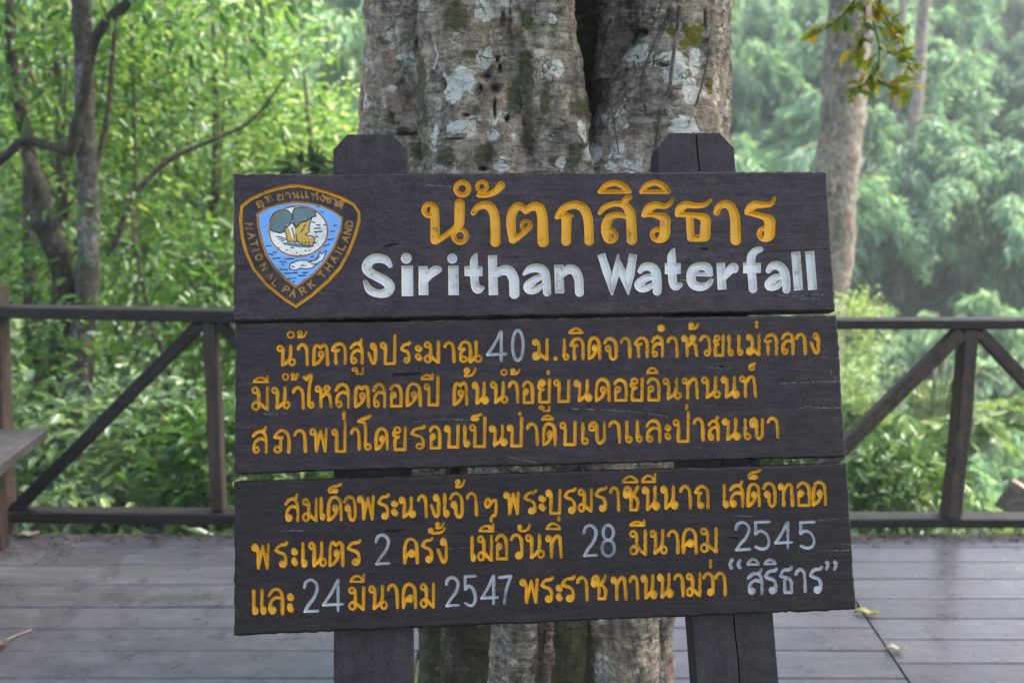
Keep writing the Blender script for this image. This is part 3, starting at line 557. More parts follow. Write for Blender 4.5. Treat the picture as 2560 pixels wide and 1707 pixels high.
STROKES = {1: [], 2: [], 3: []}         # board -> (points (x, y, r) in photo pixels, key, flat start, flat end)
def catmull(p, q=5):
    p = np.asarray(p, float)
    if len(p) < 3: return p
    e = np.vstack([p[:1], p, p[-1:]]); out = []
    for i in range(len(p) - 1):
        a, b, c, d = e[i:i + 4]
        for t in np.arange(q) / q:
            out.append(0.5 * (2 * b + (c - a) * t + (2 * a - 5 * b + 4 * c - d) * t * t + (3 * b - a - 3 * c + d) * t ** 3))
    return np.vstack([out, p[-1:]])
def ring(cx, cy, rx, ry, r, n=18):
    a = np.linspace(0, 2 * math.pi, n + 1)
    return np.stack([cx + rx * np.cos(a), cy + ry * np.sin(a), np.full(n + 1, r)], 1)
def put(board, key, pts, fs=False, fe=False): STROKES[board].append((np.asarray(pts, float), key, fs, fe))
def put_glyph(board, key, g, x0, x1, yt, yb, r, fill, rmul=1.0):
    """outer box in photo pixels, r = half the stroke's width"""
    ax, bx, ay, by = x0 + r, x1 - r, yb - r, yt + r
    if bx - ax < 1: ax = bx = (x0 + x1) / 2
    if ay - by < 1: ay = by = (yt + yb) / 2
    fx = lambda u: ax + (bx - ax) * u
    fy = lambda v: ay + (by - ay) * v
    for s in G[g]:
        if isinstance(s, tuple) and s[0] == 'L':
            rx, ry = abs(bx - ax) * s[3], abs(ay - by) * s[4]
            rr = r * (0.8 if g not in ('0', '8') else 1)
            if not fill and min(rx, ry) < rr * 1.35 and g not in ('i',):
                k = rr * 1.35 / max(min(rx, ry), .1)
                rx, ry = rx * (k if rx < rr * 1.35 else 1), ry * (k if ry < rr * 1.35 else 1)
            put(board, key, ring(fx(s[1]), fy(s[2]), rx, ry, rr))
            if fill: put(board, key, ring(fx(s[1]), fy(s[2]), rx * .45, ry * .45, max(rx, ry) * .5, 8))
        elif isinstance(s, tuple):
            put(board, key, ring(fx(s[1]), fy(s[2]), r * .3, r * .3, r * (s[3] - .3), 6))
        else:
            p = catmull([(fx(u), fy(v)) for u, v in s])
            L = np.linspace(0, 1, len(p)); wv = r * (1 + 0.10 * np.sin(L * 5 + x0) + 0.05 * np.sin(L * 11 + yt))
            put(board, key, np.column_stack([p, wv * np.where((L < .04) | (L > .96), .93, 1)]))
WORD = {}
for bd, line, ox, oy, fill, txt in BODY:
    for it in txt.split(';'):
        g, a, b, c, d = it.split(); fl = bool(fill)
        if g[0] == 'F': fl, g = True, g[1:]
        if g[0] == 'O': fl, g = False, g[1:]
        wh = g[-1] == 'w' and len(g) > 1
        if wh: g = g[:-1]
        if g in ('0', '2', '4', '5', '7', '8') or (g == 'ม' and bd == 3): fl = False
        x0_, x1_ = ox + float(a) / 4, ox + float(b) / 4
        wd_ = WORD.setdefault((bd, line), [0, x1_, wh])       # a wide gap or another paint starts the next word
        if x0_ > wd_[1] + 17 or wh != wd_[2]: wd_[0] += 1
        wd_[1] = max(wd_[1], x1_); wd_[2] = wh
        jx, jy = rng.uniform(-1.5, 1.5, 2)
        r = (15.5 if g in '245078' else 17.0 if g not in ('i', 'ii', 'ue', 'tai', 'gar', 'tho', 'nik', 'uu', 'han') else 13.5) / 4
        put_glyph(bd, '%s%d.%d' % ('w' if wh else 'y', line, wd_[0]), g, ox + (float(a) + jx) / 4, ox + (float(b) + jx) / 4, oy + (float(c) + jy) / 4, oy + (float(d) + jy) / 4, r, fl)
def T(key, ox, items):
    for it in items:
        p = np.array(it[0], float); fs, fe = (it[1] if len(it) > 1 else ''), 0
        s = catmull(p, 6) if len(p) > 2 and 'c' not in fs else p
        s = np.column_stack([ox + s[:, 0] / 4, 440 + s[:, 1] / 4, s[:, 2] / 4])
        put(1, key, s, 's' in fs, 'e' in fs)
def TR(key, ox, cx, cy, RR, r, sy=1.0):
    put(1, key, ring(ox + cx / 4, 440 + cy / 4, RR / 4, RR * sy / 4, r / 4, 22))
A, B = 890, 1478
for x in ((738, 340, 58, 25), (1042, 600, 64, 25), (1065, 127, 64, 26), (1262, 105, 48, 19), (1703, 497, 45, 19)): TR('y1', A, *x)
for x in ((195, 597, 54, 26), (665, 588, 54, 24), (1735, 577, 54, 25)): TR('y1', B, *x)
T('y1', A, [
 ([(775, 290, 22), (785, 340, 42), (790, 450, 44), (792, 640, 46)],), ([(800, 655, 30), (890, 600, 27), (985, 530, 30)],), ([(1037, 265, 50), (1036, 380, 50), (1030, 480, 48), (985, 535, 28)], 's'),
 ([(1268, 150, 18), (1228, 192, 22), (1320, 188, 26), (1400, 150, 33), (1450, 95, 42)],),
 ([(1175, 368, 28), (1215, 315, 32), (1290, 290, 40), (1350, 318, 46), (1385, 400, 47), (1394, 520, 48), (1395, 678, 49)], 'e'),
 ([(1568, 635, 40), (1553, 520, 46), (1556, 400, 48), (1600, 315, 44), (1650, 305, 38), (1700, 350, 32)],), ([(1700, 350, 30), (1770, 305, 42), (1838, 325, 48), (1865, 420, 51), (1868, 540, 53), (1873, 670, 56)], 'e'),
 ([(1572, 640, 34), (1660, 585, 28), (1720, 530, 27), (1748, 490, 20)],),
 ([(2012, 408, 26), (2060, 340, 34), (2130, 300, 38), (2210, 290, 42), (2275, 325, 46), (2315, 400, 48), (2328, 520, 46), (2332, 668, 45)], 'e'), ([(2012, 410, 20), (2090, 405, 16), (2170, 398, 13)],), ([(2105, 415, 52), (2104, 520, 47), (2102, 668, 48)], 'e')])
T('y1', B, [
 ([(90, 160, 22), (140, 100, 26), (235, 70, 30), (320, 100, 30), (378, 152, 26)],), ([(85, 158, 21), (385, 156, 21)],), ([(503, 160, 22), (550, 98, 27), (640, 68, 29), (720, 100, 30), (772, 155, 26)],), ([(500, 157, 21), (778, 157, 21)],),
 ([(330, 265, 26), (350, 235, 34), (388, 212, 22)],), ([(85, 370, 20), (140, 312, 28), (240, 278, 28), (330, 290, 34)],), ([(345, 295, 40), (390, 370, 50), (402, 480, 50), (408, 658, 52)], 'e'), ([(345, 402, 26), (265, 388, 30), (190, 412, 40), (155, 480, 50), (152, 560, 50), (165, 610, 40)],),
 ([(815, 230, 16), (790, 275, 24), (735, 302, 28), (650, 290, 36), (580, 322, 44), (532, 385, 32)],), ([(530, 385, 24), (640, 392, 26), (735, 425, 50), (738, 500, 52), (736, 580, 52), (708, 625, 42), (665, 642, 26)],),
 ([(1195, 240, 15), (1145, 285, 24), (1050, 297, 28), (950, 288, 36), (890, 330, 44), (865, 385, 28)],), ([(865, 387, 22), (960, 388, 28), (1060, 398, 28), (1140, 430, 48), (1142, 520, 50), (1138, 600, 54)],), ([(1000, 622, 34), (1120, 622, 34)],), ([(985, 400, 38), (990, 510, 38), (998, 618, 38)],),
 ([(1255, 362, 34), (1278, 308, 34), (1350, 280, 40), (1410, 325, 46), (1438, 420, 50), (1443, 540, 50), (1447, 652, 52)], 'e'),
 ([(1835, 222, 15), (1800, 280, 24), (1720, 290, 31), (1640, 290, 40), (1582, 330, 40), (1560, 368, 26)],), ([(1560, 368, 22), (1650, 385, 28), (1730, 410, 32), (1782, 445, 54), (1786, 520, 53), (1782, 590, 52), (1755, 622, 38)],)])
for x in ((503, 823, 25, 29), (963, 825, 24, 26)): TR('w1', A, *x)
T('w1', A, [
 ([(342, 895, 24), (310, 850, 38), (250, 825, 44), (175, 828, 47), (115, 880, 50), (118, 945, 48), (200, 1000, 46), (285, 1045, 48), (338, 1100, 50), (310, 1160, 48), (225, 1175, 40), (140, 1140, 40), (92, 1060, 22)],),
 ([(513, 898, 57), (516, 1200, 58)], 'cse'), ([(672, 902, 46), (676, 1190, 48)], 'cse'), ([(700, 1045, 30), (735, 985, 42), (790, 945, 46), (825, 935, 34)],), ([(974, 897, 51), (977, 1190, 52)], 'cse'),
 ([(1200, 785, 14), (1180, 850, 38), (1184, 950, 42), (1190, 1080, 42), (1218, 1130, 46), (1268, 1118, 18)],), ([(1085, 952, 50), (1265, 952, 48)], 'cse'),
 ([(1365, 792, 45), (1375, 1190, 46)], 'cse'), ([(1400, 985, 34), (1460, 945, 48), (1530, 950, 52), (1575, 1020, 52), (1583, 1100, 50), (1585, 1187, 50)], 'e'),
 ([(1682, 980, 16), (1740, 932, 38), (1825, 922, 44), (1885, 960, 44), (1905, 1060, 42), (1912, 1175, 40)], 'e'), ([(1870, 1000, 26), (1785, 1040, 38), (1722, 1100, 46), (1738, 1142, 38), (1800, 1135, 36), (1872, 1085, 22)],),
 ([(2028, 888, 46), (2037, 1172, 46)], 'cse'), ([(2060, 985, 34), (2120, 935, 46), (2185, 945, 48), (2225, 1020, 46), (2232, 1100, 44), (2236, 1172, 43)], 'e')])
T('w2', B, [
 ([(100, 780, 40), (160, 965, 42), (208, 1185, 9)], 'cs'), ([(208, 1185, 9), (250, 965, 38), (270, 790, 10)], 'c'), ([(272, 850, 20), (320, 985, 42), (372, 1178, 9)], 'c'), ([(372, 1178, 9), (388, 985, 46), (420, 782, 41)], 'ce'),
 ([(490, 950, 26), (530, 910, 38), (600, 910, 44), (645, 960, 48), (658, 1060, 47), (660, 1163, 42)], 'e'), ([(640, 1005, 26), (550, 1020, 38), (480, 1080, 46), (500, 1125, 36), (560, 1118, 34), (620, 1080, 22)],),
 ([(828, 730, 12), (805, 800, 40), (810, 920, 43), (818, 1060, 42), (845, 1105, 40), (890, 1088, 26)],), ([(737, 925, 56), (895, 925, 54)], 'cse'),
 ([(1010, 978, 22), (1200, 985, 20)],), ([(1185, 975, 32), (1160, 915, 44), (1090, 900, 40), (1022, 935, 46), (998, 1005, 46), (1020, 1080, 46), (1090, 1108, 42), (1160, 1090, 34), (1205, 1042, 20)],),
 ([(1295, 868, 43), (1310, 1135, 44)], 'cse'), ([(1335, 1015, 26), (1380, 950, 42), (1425, 915, 46), (1438, 938, 32)],),
 ([(1692, 732, 28), (1640, 752, 36), (1603, 805, 42), (1600, 900, 42), (1610, 1020, 42), (1620, 1140, 42)], 'e'), ([(1520, 918, 54), (1697, 918, 50)], 'cse'),
 ([(1775, 945, 28), (1810, 900, 38), (1880, 900, 44), (1932, 960, 46), (1950, 1060, 43), (1953, 1143, 40)], 'e'), ([(1925, 1000, 24), (1835, 1020, 38), (1780, 1080, 46), (1800, 1110, 38), (1860, 1098, 34), (1910, 1055, 22)],),
 ([(2045, 757, 45), (2075, 1142, 46)], 'cse'), ([(2185, 752, 45), (2215, 1138, 45)], 'cse')])

# ---- the park emblem, carved and painted in the left of the title board
E0 = (580, 420)
def ep(p): return np.array([(E0[0] + x / 4, E0[1] + y / 4) for x, y in p])
SH_OUT = [(670, 178), (800, 203), (950, 245), (1100, 300), (1215, 362), (1272, 440), (1272, 530), (1235, 670), (1160, 860), (1080, 1000), (960, 1130), (800, 1272), (640, 1382), (520, 1305), (350, 1165), (220, 1010), (150, 860), (105, 700), (88, 530), (100, 385), (180, 318), (300, 258), (450, 208), (580, 182), (670, 178)]
SH_IN = [(255, 460), (350, 400), (480, 357), (620, 340), (760, 347), (900, 378), (1020, 433), (1102, 495), (1090, 620), (1022, 790), (930, 940), (820, 1060), (640, 1190), (540, 1112), (430, 1002), (350, 880), (300, 740), (265, 600), (255, 460)]
put(1, 'eo', np.column_stack([ep(SH_OUT), np.full(len(SH_OUT), 3.7)]))
put(1, 'ei', np.column_stack([ep(SH_IN), np.full(len(SH_IN), 2.6)]))
put(1, 'ei', ring(E0[0] + 663 / 4, E0[1] + 632 / 4, 292 / 4, 252 / 4, 2.1, 40))
LAT = {'N': [[(0, 0), (0, 1)], [(0, 1), (1, 0)], [(1, 0), (1, 1)]], 'A': [[(0, 0), (.5, 1)], [(.5, 1), (1, 0)], [(.22, .4), (.78, .4)]], 'T': [[(.5, 0), (.5, 1)], [(0, 1), (1, 1)]], 'I': [[(.5, 0), (.5, 1)]],
       'O': [('L', .5, .5, .5, .5)], 'L': [[(0, 1), (0, 0)], [(0, 0), (.9, 0)]], 'P': [[(0, 0), (0, 1)], [(0, 1), (.7, .95), (.95, .75), (.7, .52), (0, .48)]], 'R': [[(0, 0), (0, 1)], [(0, 1), (.7, .95), (.95, .75), (.7, .52), (0, .48)], [(.4, .48), (1, 0)]],
       'K': [[(0, 0), (0, 1)], [(0, .4), (.95, 1)], [(.3, .58), (1, 0)]], 'H': [[(0, 0), (0, 1)], [(1, 0), (1, 1)], [(0, .5), (1, .5)]], 'D': [[(0, 0), (0, 1)], [(0, 1), (.7, .9), (1, .5), (.7, .1), (0, 0)]]}
def small(strokes, cx, cy, wd, ht, ang, r=2.15):
    ca, sa = math.cos(R(ang)), math.sin(R(ang))
    for s in strokes:
        if isinstance(s, tuple):
            a = np.linspace(0, 2 * math.pi, 15); q = np.stack([s[1] + s[3] * np.cos(a), s[2] + s[4] * np.sin(a)], 1)
        else: q = catmull(s)
        x = (q[:, 0] - .5) * wd; y = -(q[:, 1] - .5) * ht
        put(1, 'et', np.column_stack([E0[0] + (cx + x * ca - y * sa) / 4, E0[1] + (cy + x * sa + y * ca) / 4, np.full(len(q), r)]))
for ch, cx, cy, an in [('N', 172, 580, 88), ('A', 198, 675, 80), ('T', 222, 755, 74), ('I', 238, 822, 70), ('O', 272, 892, 66), ('N', 322, 985, 58), ('A', 388, 1075, 48), ('L', 442, 1148, 42), ('P', 545, 1215, 28), ('A', 612, 1252, 12), ('R', 712, 1225, -28), ('K', 795, 1162, -38),
                       ('T', 905, 1065, -52), ('H', 968, 990, -54), ('A', 1022, 908, -58), ('I', 1066, 842, -62), ('L', 1098, 785, -64), ('A', 1138, 705, -68), ('N', 1160, 632, -74), ('D', 1176, 555, -80)]:
    small(LAT[ch], cx, cy, 50, 66, an)
for g, cx, cy, wd, an in [('อ', 278, 358, 56, -24), ('ท', 368, 305, 62, -18), ('ย', 482, 290, 60, -12), ('า', 562, 275, 42, -8), ('น', 640, 270, 66, -3), ('เ', 706, 268, 26, 0), ('เ', 752, 268, 26, 2), ('ห', 830, 282, 62, 8), ('ง', 905, 298, 46, 12), ('ช', 962, 312, 58, 16), ('า', 1022, 335, 44, 20), ('ต', 1080, 365, 56, 24)]:
    small(G[g], cx, cy, wd, 58, an, 2.05)
small([[(.5, 0), (.5, 1)]], 318, 395, 10, 26, -20, 2.0); small([[(.5, 0), (.5, 1)]], 862, 240, 8, 16, 5, 2.0); small([[(0, 0), (.5, .8), (1, 0)]], 1112, 328, 36, 16, 24, 1.9)
for a, b, c, d in [(340, 780, 395, 778), (370, 858, 415, 872), (410, 907, 480, 900), (480, 935, 545, 942), (525, 911, 615, 908), (480, 1015, 555, 1018), (525, 1056, 650, 1048), (705, 1049, 755, 1046), (665, 1078, 738, 1074), (560, 1106, 640, 1103), (612, 1135, 625, 1135), (1017, 582, 1045, 570), (990, 636, 1026, 631), (958, 719, 1022, 708), (920, 782, 978, 764), (893, 441, 915, 443), (855, 385, 880, 382), (410, 845, 445, 845), (500, 960, 520, 972), (790, 890, 815, 884),
                   (805, 541, 830, 545), (845, 570, 880, 572), (820, 606, 880, 602), (825, 640, 905, 634), (830, 691, 858, 687), (808, 750, 848, 747), (445, 685, 500, 691), (470, 711, 540, 700), (490, 731, 550, 714), (540, 818, 552, 820), (590, 798, 615, 800), (645, 845, 655, 850), (730, 830, 742, 830), (460, 800, 475, 803), (680, 868, 690, 868), (770, 826, 778, 822), (920, 570, 935, 572),
                   (600, 985, 625, 990), (690, 975, 740, 978), (760, 940, 800, 945), (800, 960, 850, 962), (840, 920, 870, 890), (720, 585, 735, 570), (690, 640, 720, 600), (700, 735, 705, 770), (735, 740, 740, 775), (770, 740, 772, 778), (640, 660, 650, 735), (600, 600, 622, 690)]:
    put(1, 'ek', [(E0[0] + a / 4, E0[1] + b / 4, 1.5), (E0[0] + c / 4, E0[1] + d / 4, 1.3)])
POLY = {
 'green1': [(375, 600), (380, 520), (420, 450), (500, 418), (560, 425), (600, 470), (605, 500), (590, 550), (560, 580), (530, 590), (515, 640), (480, 652), (430, 640), (385, 622)],
 'green2': [(610, 440), (620, 405), (700, 393), (790, 408), (840, 450), (842, 485), (790, 495), (750, 530), (690, 545), (650, 590), (625, 560), (605, 520)],
 'green3': [(500, 742), (620, 747), (700, 770), (830, 775), (780, 802), (640, 792), (520, 768)],
 'ochre': [(525, 620), (600, 540), (640, 600), (690, 545), (750, 530), (800, 497), (788, 530), (768, 600), (772, 640), (735, 668), (800, 680), (830, 715), (820, 742), (808, 782), (700, 775), (660, 740), (555, 735), (548, 680)],
 'pale': [(542, 572), (600, 548), (632, 640), (620, 702), (600, 700), (578, 620)],
 'fish': [(575, 1008), (582, 962), (640, 930), (720, 922), (810, 930), (858, 900), (878, 838), (900, 862), (945, 828), (912, 920), (862, 950), (800, 1002), (720, 1010), (680, 1002), (640, 1024)],
}

# ---- distance fields
def stroke_sdf(PX, PY, st):
    p, key, fs, fe = st
    best = np.full(PX.shape, 1e3)
    for i in range(len(p) - 1):
        ax, ay, ar = p[i]; bx, by, br = p[i + 1]
        dx, dy = bx - ax, by - ay; L2 = dx * dx + dy * dy + 1e-9; L = math.sqrt(L2)
        t = ((PX - ax) * dx + (PY - ay) * dy) / L2; tc = np.clip(t, 0, 1)
        d = np.hypot(PX - ax - tc * dx, PY - ay - tc * dy) - (ar + (br - ar) * tc)
        if fs and i == 0: d = np.where(t < 0.5, np.maximum(np.abs(-(PX - ax) * dy + (PY - ay) * dx) / L - ar, -t * L), d)
        if fe and i == len(p) - 2: d = np.where(t > 0.5, np.maximum(np.abs(-(PX - bx) * dy + (PY - by) * dx) / L - br, (t - 1) * L), d)
        best = np.minimum(best, d)
    return best
def poly_sdf(PX, PY, pts):
    d = np.full(PX.shape, 1e6); ins = np.zeros(PX.shape, bool); n = len(pts)
    for i in range(n):
        ax, ay = pts[i]; bx, by = pts[(i + 1) % n]
        dx, dy = bx - ax, by - ay
        t = np.clip(((PX - ax) * dx + (PY - ay) * dy) / (dx * dx + dy * dy + 1e-9), 0, 1)
        d = np.minimum(d, np.hypot(PX - ax - t * dx, PY - ay - t * dy))
        c = ((ay > PY) != (by > PY)) & (PX < (bx - ax) * (PY - ay) / (by - ay + 1e-12) + ax)
        ins ^= c
    return np.where(ins, -d, d)
def smooth01(x): x = np.clip(x, 0, 1); return x * x * (3 - 2 * x)
def vnoise(x, y, seed):
    """smooth value noise on arrays"""
    g = np.random.default_rng(seed).random((64, 64))
    xi, yi = np.floor(x).astype(int), np.floor(y).astype(int); fx, fy = smooth01(x - xi), smooth01(y - yi)
    a = g[xi % 64, yi % 64]; b = g[(xi + 1) % 64, yi % 64]; c = g[xi % 64, (yi + 1) % 64]; d = g[(xi + 1) % 64, (yi + 1) % 64]
    return (a * (1 - fx) + b * fx) * (1 - fy) + (c * (1 - fx) + d * fx) * fy

CORN = {1: [(535, 400), (1897, 394), (1922, 713), (537, 737)], 2: [(540, 742), (1925, 724), (1941, 1048), (540, 1089)], 3: [(538, 1106), (1944, 1063), (1968, 1400), (538, 1459)]}
GOUGE = {1: [([(960, 618, 2), (976, 614, 3.5), (996, 610, 1)], 5), ([(578, 667, .7), (640, 666, .8), (688, 661, .5)], 2), ([(1890, 632, .6), (1980, 627, .8), (2070, 622, .8)], 2), ([(1752, 622, 2), (1768, 623, 3)], 5), ([(922, 484, .8), (928, 481, .8), (932, 486, .6)], 2), ([(1090, 440, .7), (1090, 470, .5)], 1), ([(1770, 480, 2.2), (1772, 486, 2.2)], 1.2)],
         2: [([(984, 938, 3.5), (1010, 936, 3), (1052, 934, 1)], 7), ([(1800, 917, 3), (1806, 919, 3)], 5), ([(930, 930, 4.5), (934, 931, 4.5)], .8), ([(858, 1072, 1.5), (862, 1074, 1)], 3), ([(1500, 1022, .5), (1620, 1028, .6), (1680, 1042, .5)], .7), ([(1960, 962, .5), (2110, 955, .6)], .8), ([(1990, 1022, .6), (2020, 1017, .6), (2110, 1020, .5)], .8)],
         3: [([(962, 1328, 1.5), (985, 1327, 3.5), (1010, 1324, 1)], 5), ([(1125, 1370, 1.2), (1175, 1366, 1.2)], 1.2), ([(1826, 1345, 3), (1842, 1346, 2)], 3), ([(2000, 1380, .6), (2128, 1374, .7)], 1.6), ([(1980, 1302, .5), (2128, 1294, .6)], 1.4)]}
SCR = {1: [[(1065, 463), (1130, 467)], [(1948, 738), (1985, 741), (2010, 740)], [(2000, 746), (2052, 749)], [(2030, 736), (2060, 737)], [(1480, 553), (1512, 547)], [(1700, 700), (1735, 702)], [(1100, 585), (1180, 590)]],
       2: [[(1945, 960), (1990, 957), (2060, 954), (2103, 954)], [(1995, 1022), (2020, 1016), (2050, 1019), (2108, 1020)], [(2050, 893), (2102, 895)], [(1432, 1022), (1520, 1025), (1607, 1032), (1670, 1042)], [(612, 956), (642, 956)], [(1035, 1055), (1100, 1048), (1172, 1050)], [(1260, 1138), (1300, 1148), (1345, 1157)], [(2075, 925), (2090, 945)], [(1760, 918), (1830, 921)], [(650, 1036), (720, 1034)]],
       3: [[(2035, 1301), (2080, 1297), (2122, 1294)], [(2035, 1377), (2125, 1375)], [(1122, 1371), (1172, 1367)], [(2090, 1358), (2125, 1361)], [(1960, 1228), (2000, 1235), (2030, 1232)], [(700, 1325), (760, 1327)], [(1830, 1288), (1880, 1291)], [(2082, 1508), (2083, 1517)]]}
CELL = 0.0008
MATN = {1: 'board1', 2: 'board2', 3: 'board3'}
LBL = {1: 'title board with painted park emblem', 2: 'middle board with three lines of yellow Thai', 3: 'bottom board, darkest, with white numbers'}
for bd in (1, 2, 3):
    cx_, cz_ = px2sign([x * DSP for x, y in CORN[bd]], [y * DSP for x, y in CORN[bd]])
    tl, tr, br, bl = [np.array(c) for c in zip(cx_, cz_)]
    ux = (tr - tl) + (br - bl); ux /= np.linalg.norm(ux); uz = np.array([-ux[1], ux[0]])
    cen = (tl + tr + br + bl) / 4
    Wd = (abs((tr - tl) @ ux) + abs((br - bl) @ ux)) / 2; Hd = (abs((tl - bl) @ uz) + abs((tr - br) @ uz)) / 2
    nu, nv = int(Wd / CELL), int(Hd / CELL)
    a, b = np.meshgrid(np.linspace(-Wd / 2, Wd / 2, nu + 1), np.linspace(Hd / 2, -Hd / 2, nv + 1))   # rows run downwards
    a0, b0 = a.copy(), b.copy()
    # worn, slightly wavy outline
    wob = lambda s, t_, k: (vnoise(t_ * 26 + s * 7, t_ * 0 + s, 40 + bd + k) - .5) * 0.0012 + (vnoise(t_ * 120 + s * 3, t_ * 0 + s, 50 + bd + k) - .5) * 0.0016
    b = b + (b0 / (Hd / 2)) ** 5 * wob(1, a0, 0) + (np.abs(b0) / (Hd / 2)) ** 5 * wob(2, a0, 1)
    a = a + (a0 / (Wd / 2)) ** 9 * wob(3, b0, 2) + (np.abs(a0) / (Wd / 2)) ** 9 * wob(4, b0, 3)
    def to_l(a, b): return cen[0] + a * ux[0] + b * uz[0], cen[1] + a * ux[1] + b * uz[1]
    lx, lz = to_l(a, b); PX, PY = sign2px(lx, lz)
    sdf = {}
    pxm = abs(PX[0, -1] - PX[0, 0]) / Wd             # photo pixels per metre
    def window(bb, pad=7):
        u, z = px2sign(np.array([bb[0], bb[2], bb[0], bb[2]]) + np.array([-pad, pad, -pad, pad]), np.array([bb[1], bb[1], bb[3], bb[3]]) + np.array([-pad, -pad, pad, pad]))
        la = (u - cen[0]) * ux[0] + (z - cen[1]) * ux[1]; lb = (u - cen[0]) * uz[0] + (z - cen[1]) * uz[1]
        i0, i1 = int((la.min() + Wd / 2) / Wd * nu) - 2, int((la.max() + Wd / 2) / Wd * nu) + 3
        j0, j1 = int((Hd / 2 - lb.max()) / Hd * nv) - 2, int((Hd / 2 - lb.min()) / Hd * nv) + 3
        return slice(max(j0, 0), max(min(j1, nv + 1), 0)), slice(max(i0, 0), max(min(i1, nu + 1), 0))
    for st in STROKES[bd]:
        p = st[0]; r = p[:, 2].max()
        w_ = window((p[:, 0].min() - r, p[:, 1].min() - r, p[:, 0].max() + r, p[:, 1].max() + r))
        f_ = sdf.setdefault(st[1], np.full(PX.shape, 9.0))
        if f_[w_].size: f_[w_] = np.minimum(f_[w_], stroke_sdf(PX[w_], PY[w_], st))
    dep = np.zeros(PX.shape); keyid = np.zeros(PX.shape, np.int8)      # keyid: 0 = bare wood
    order = [k for k in sdf if k[0] in 'yw']
    names = {i + 1: k for i, k in enumerate(order)}
    smin = np.full(PX.shape, 9.0)
    rip = np.sin(PY * 0.72 + 9 * vnoise(PX / 22, PY / 16, 3) + PX * .12) * np.clip(vnoise(PX / 11, PY / 9, 5) * 2.2 - .5, 0, 1.3) + 1.2 * (vnoise(PX / 4, PY / 3, 6) - .5)
    for i, k in names.items():
        s = sdf[k]; upd = s < smin
        smin = np.where(upd, s, smin); keyid = np.where(upd & (s < 0), i, keyid)
        title = bd == 1
        d_ = (0.0090 * smooth01(-s / 4.6) + 0.00026 * rip * smooth01((-s - 3) / 4)) if title else 0.0060 * np.sqrt(np.clip(1 - (1 - np.clip(-s / 4.2, 0, 1)) ** 2, 0, 1)) * (0.85 + 0.3 * vnoise(PX / 10, PY / 10, 8))
        dep = np.maximum(dep, np.where(s < 0, d_, 0))
    emb = np.zeros(PX.shape, np.int8)                                  # emblem material slot + 1
    EM = ['gold', 'ochreline', 'browntext', 'blue', 'white', 'green', 'ochre', 'ink']
    if bd == 1:
        w_ = window((590, 450, 910, 780)); X, Y = PX[w_], PY[w_]
        e_ = emb[w_]; dd = dep[w_]; sm = smin[w_]
        inn = poly_sdf(X, Y, ep(SH_IN)); cir = np.hypot((X - E0[0] - 663 / 4) / 292 * 252, Y - E0[1] - 632 / 4) - 252 / 4
        ps = {k: poly_sdf(X, Y, ep(v)) for k, v in POLY.items()}
        wobn = (vnoise(X / 5, Y / 5, 12) - .5) * 1.6
        e_[inn < 0] = 4; dd[inn < 0] = np.maximum(dd, 0.0012)[inn < 0]
        m_ = cir < 0; e_[m_] = 5
        for k, s_ in (('ochre', 7), ('green1', 6), ('green2', 6), ('green3', 6), ('pale', 5), ('fish', 5)):
            e_[ps[k] + wobn < 0] = s_
        for k in ('green1', 'green2', 'fish', 'ochre'):
            m_ = np.abs(ps[k] + wobn) < 1.15; e_[m_] = 8; dd[m_] = np.maximum(dd, 0.0022)[m_]
        for k, s_, q, wd_ in (('ek', 8, 0.0022, 1.5), ('ei', 2, 0.003, 2.2), ('et', 3, 0.0024, 1.6), ('eo', 1, 0.0048, 3.6)):
            s = sdf[k][w_]; m_ = s < 0; e_[m_] = s_; dd[m_] = (q * np.sqrt(np.clip(1 - (1 - np.clip(-s / wd_, 0, 1)) ** 2, 0, 1)))[m_]
            sm[:] = np.minimum(sm, s)
    for pts, dp in GOUGE[bd]:
        p = np.array(pts, float); w_ = window((p[:, 0].min() - 6, p[:, 1].min() - 6, p[:, 0].max() + 6, p[:, 1].max() + 6))
        if not dep[w_].size: continue
        s = stroke_sdf(PX[w_], PY[w_], (catmull(p), '', 0, 0)) + (vnoise(PX[w_] / 3, PY[w_] / 3, 21) - .5) * 1.2
        dep[w_] += dp * 0.001 * smooth01(-s / 1.6 + .35)
    scr = np.zeros(PX.shape, bool)
    for pts in SCR[bd]:
        p = np.column_stack([catmull(pts), np.full(len(catmull(pts)), .55)]); w_ = window((p[:, 0].min() - 3, p[:, 1].min() - 3, p[:, 0].max() + 3, p[:, 1].max() + 3))
        if dep[w_].size:
            s = stroke_sdf(PX[w_], PY[w_], (p, '', 0, 0)) + (vnoise(PX[w_] / 5, PY[w_] / 3, 77) - .45) * 1.3
            scr[w_] |= s < 0; dep[w_] += .0004 * (s < 0)
    # worn front arrises, faint saw ripple
    ed = np.minimum(Wd / 2 - np.abs(a0), Hd / 2 - np.abs(b0))
    dep += 0.0035 * np.clip(1 - ed / 0.0045, 0, 1) ** 2 + 0.0004 * vnoise(PX / 60, PY / 5, 31)
    # snap the grid to the letters' outlines
    gy, gx = np.gradient(smin); g2 = np.hypot(gx, gy) + 1e-6
    cpx = CELL * pxm
    m_ = (np.abs(smin) < 0.62 * cpx) & (g2 > .6 * cpx) & (g2 < 1.4 * cpx)
    sh = np.where(m_, -smin / g2, 0)
    a = a + sh * gx / g2 * (Wd / nu); b = b - sh * gy / g2 * (Hd / nv)
    lx, lz = to_l(a, b)
    V = np.stack([lx.ravel(), dep.ravel(), lz.ravel()], 1)
    idx = np.arange((nu + 1) * (nv + 1)).reshape(nv + 1, nu + 1)
    Q = np.stack([idx[1:, :-1], idx[1:, 1:], idx[:-1, 1:], idx[:-1, :-1]], -1).reshape(-1, 4)
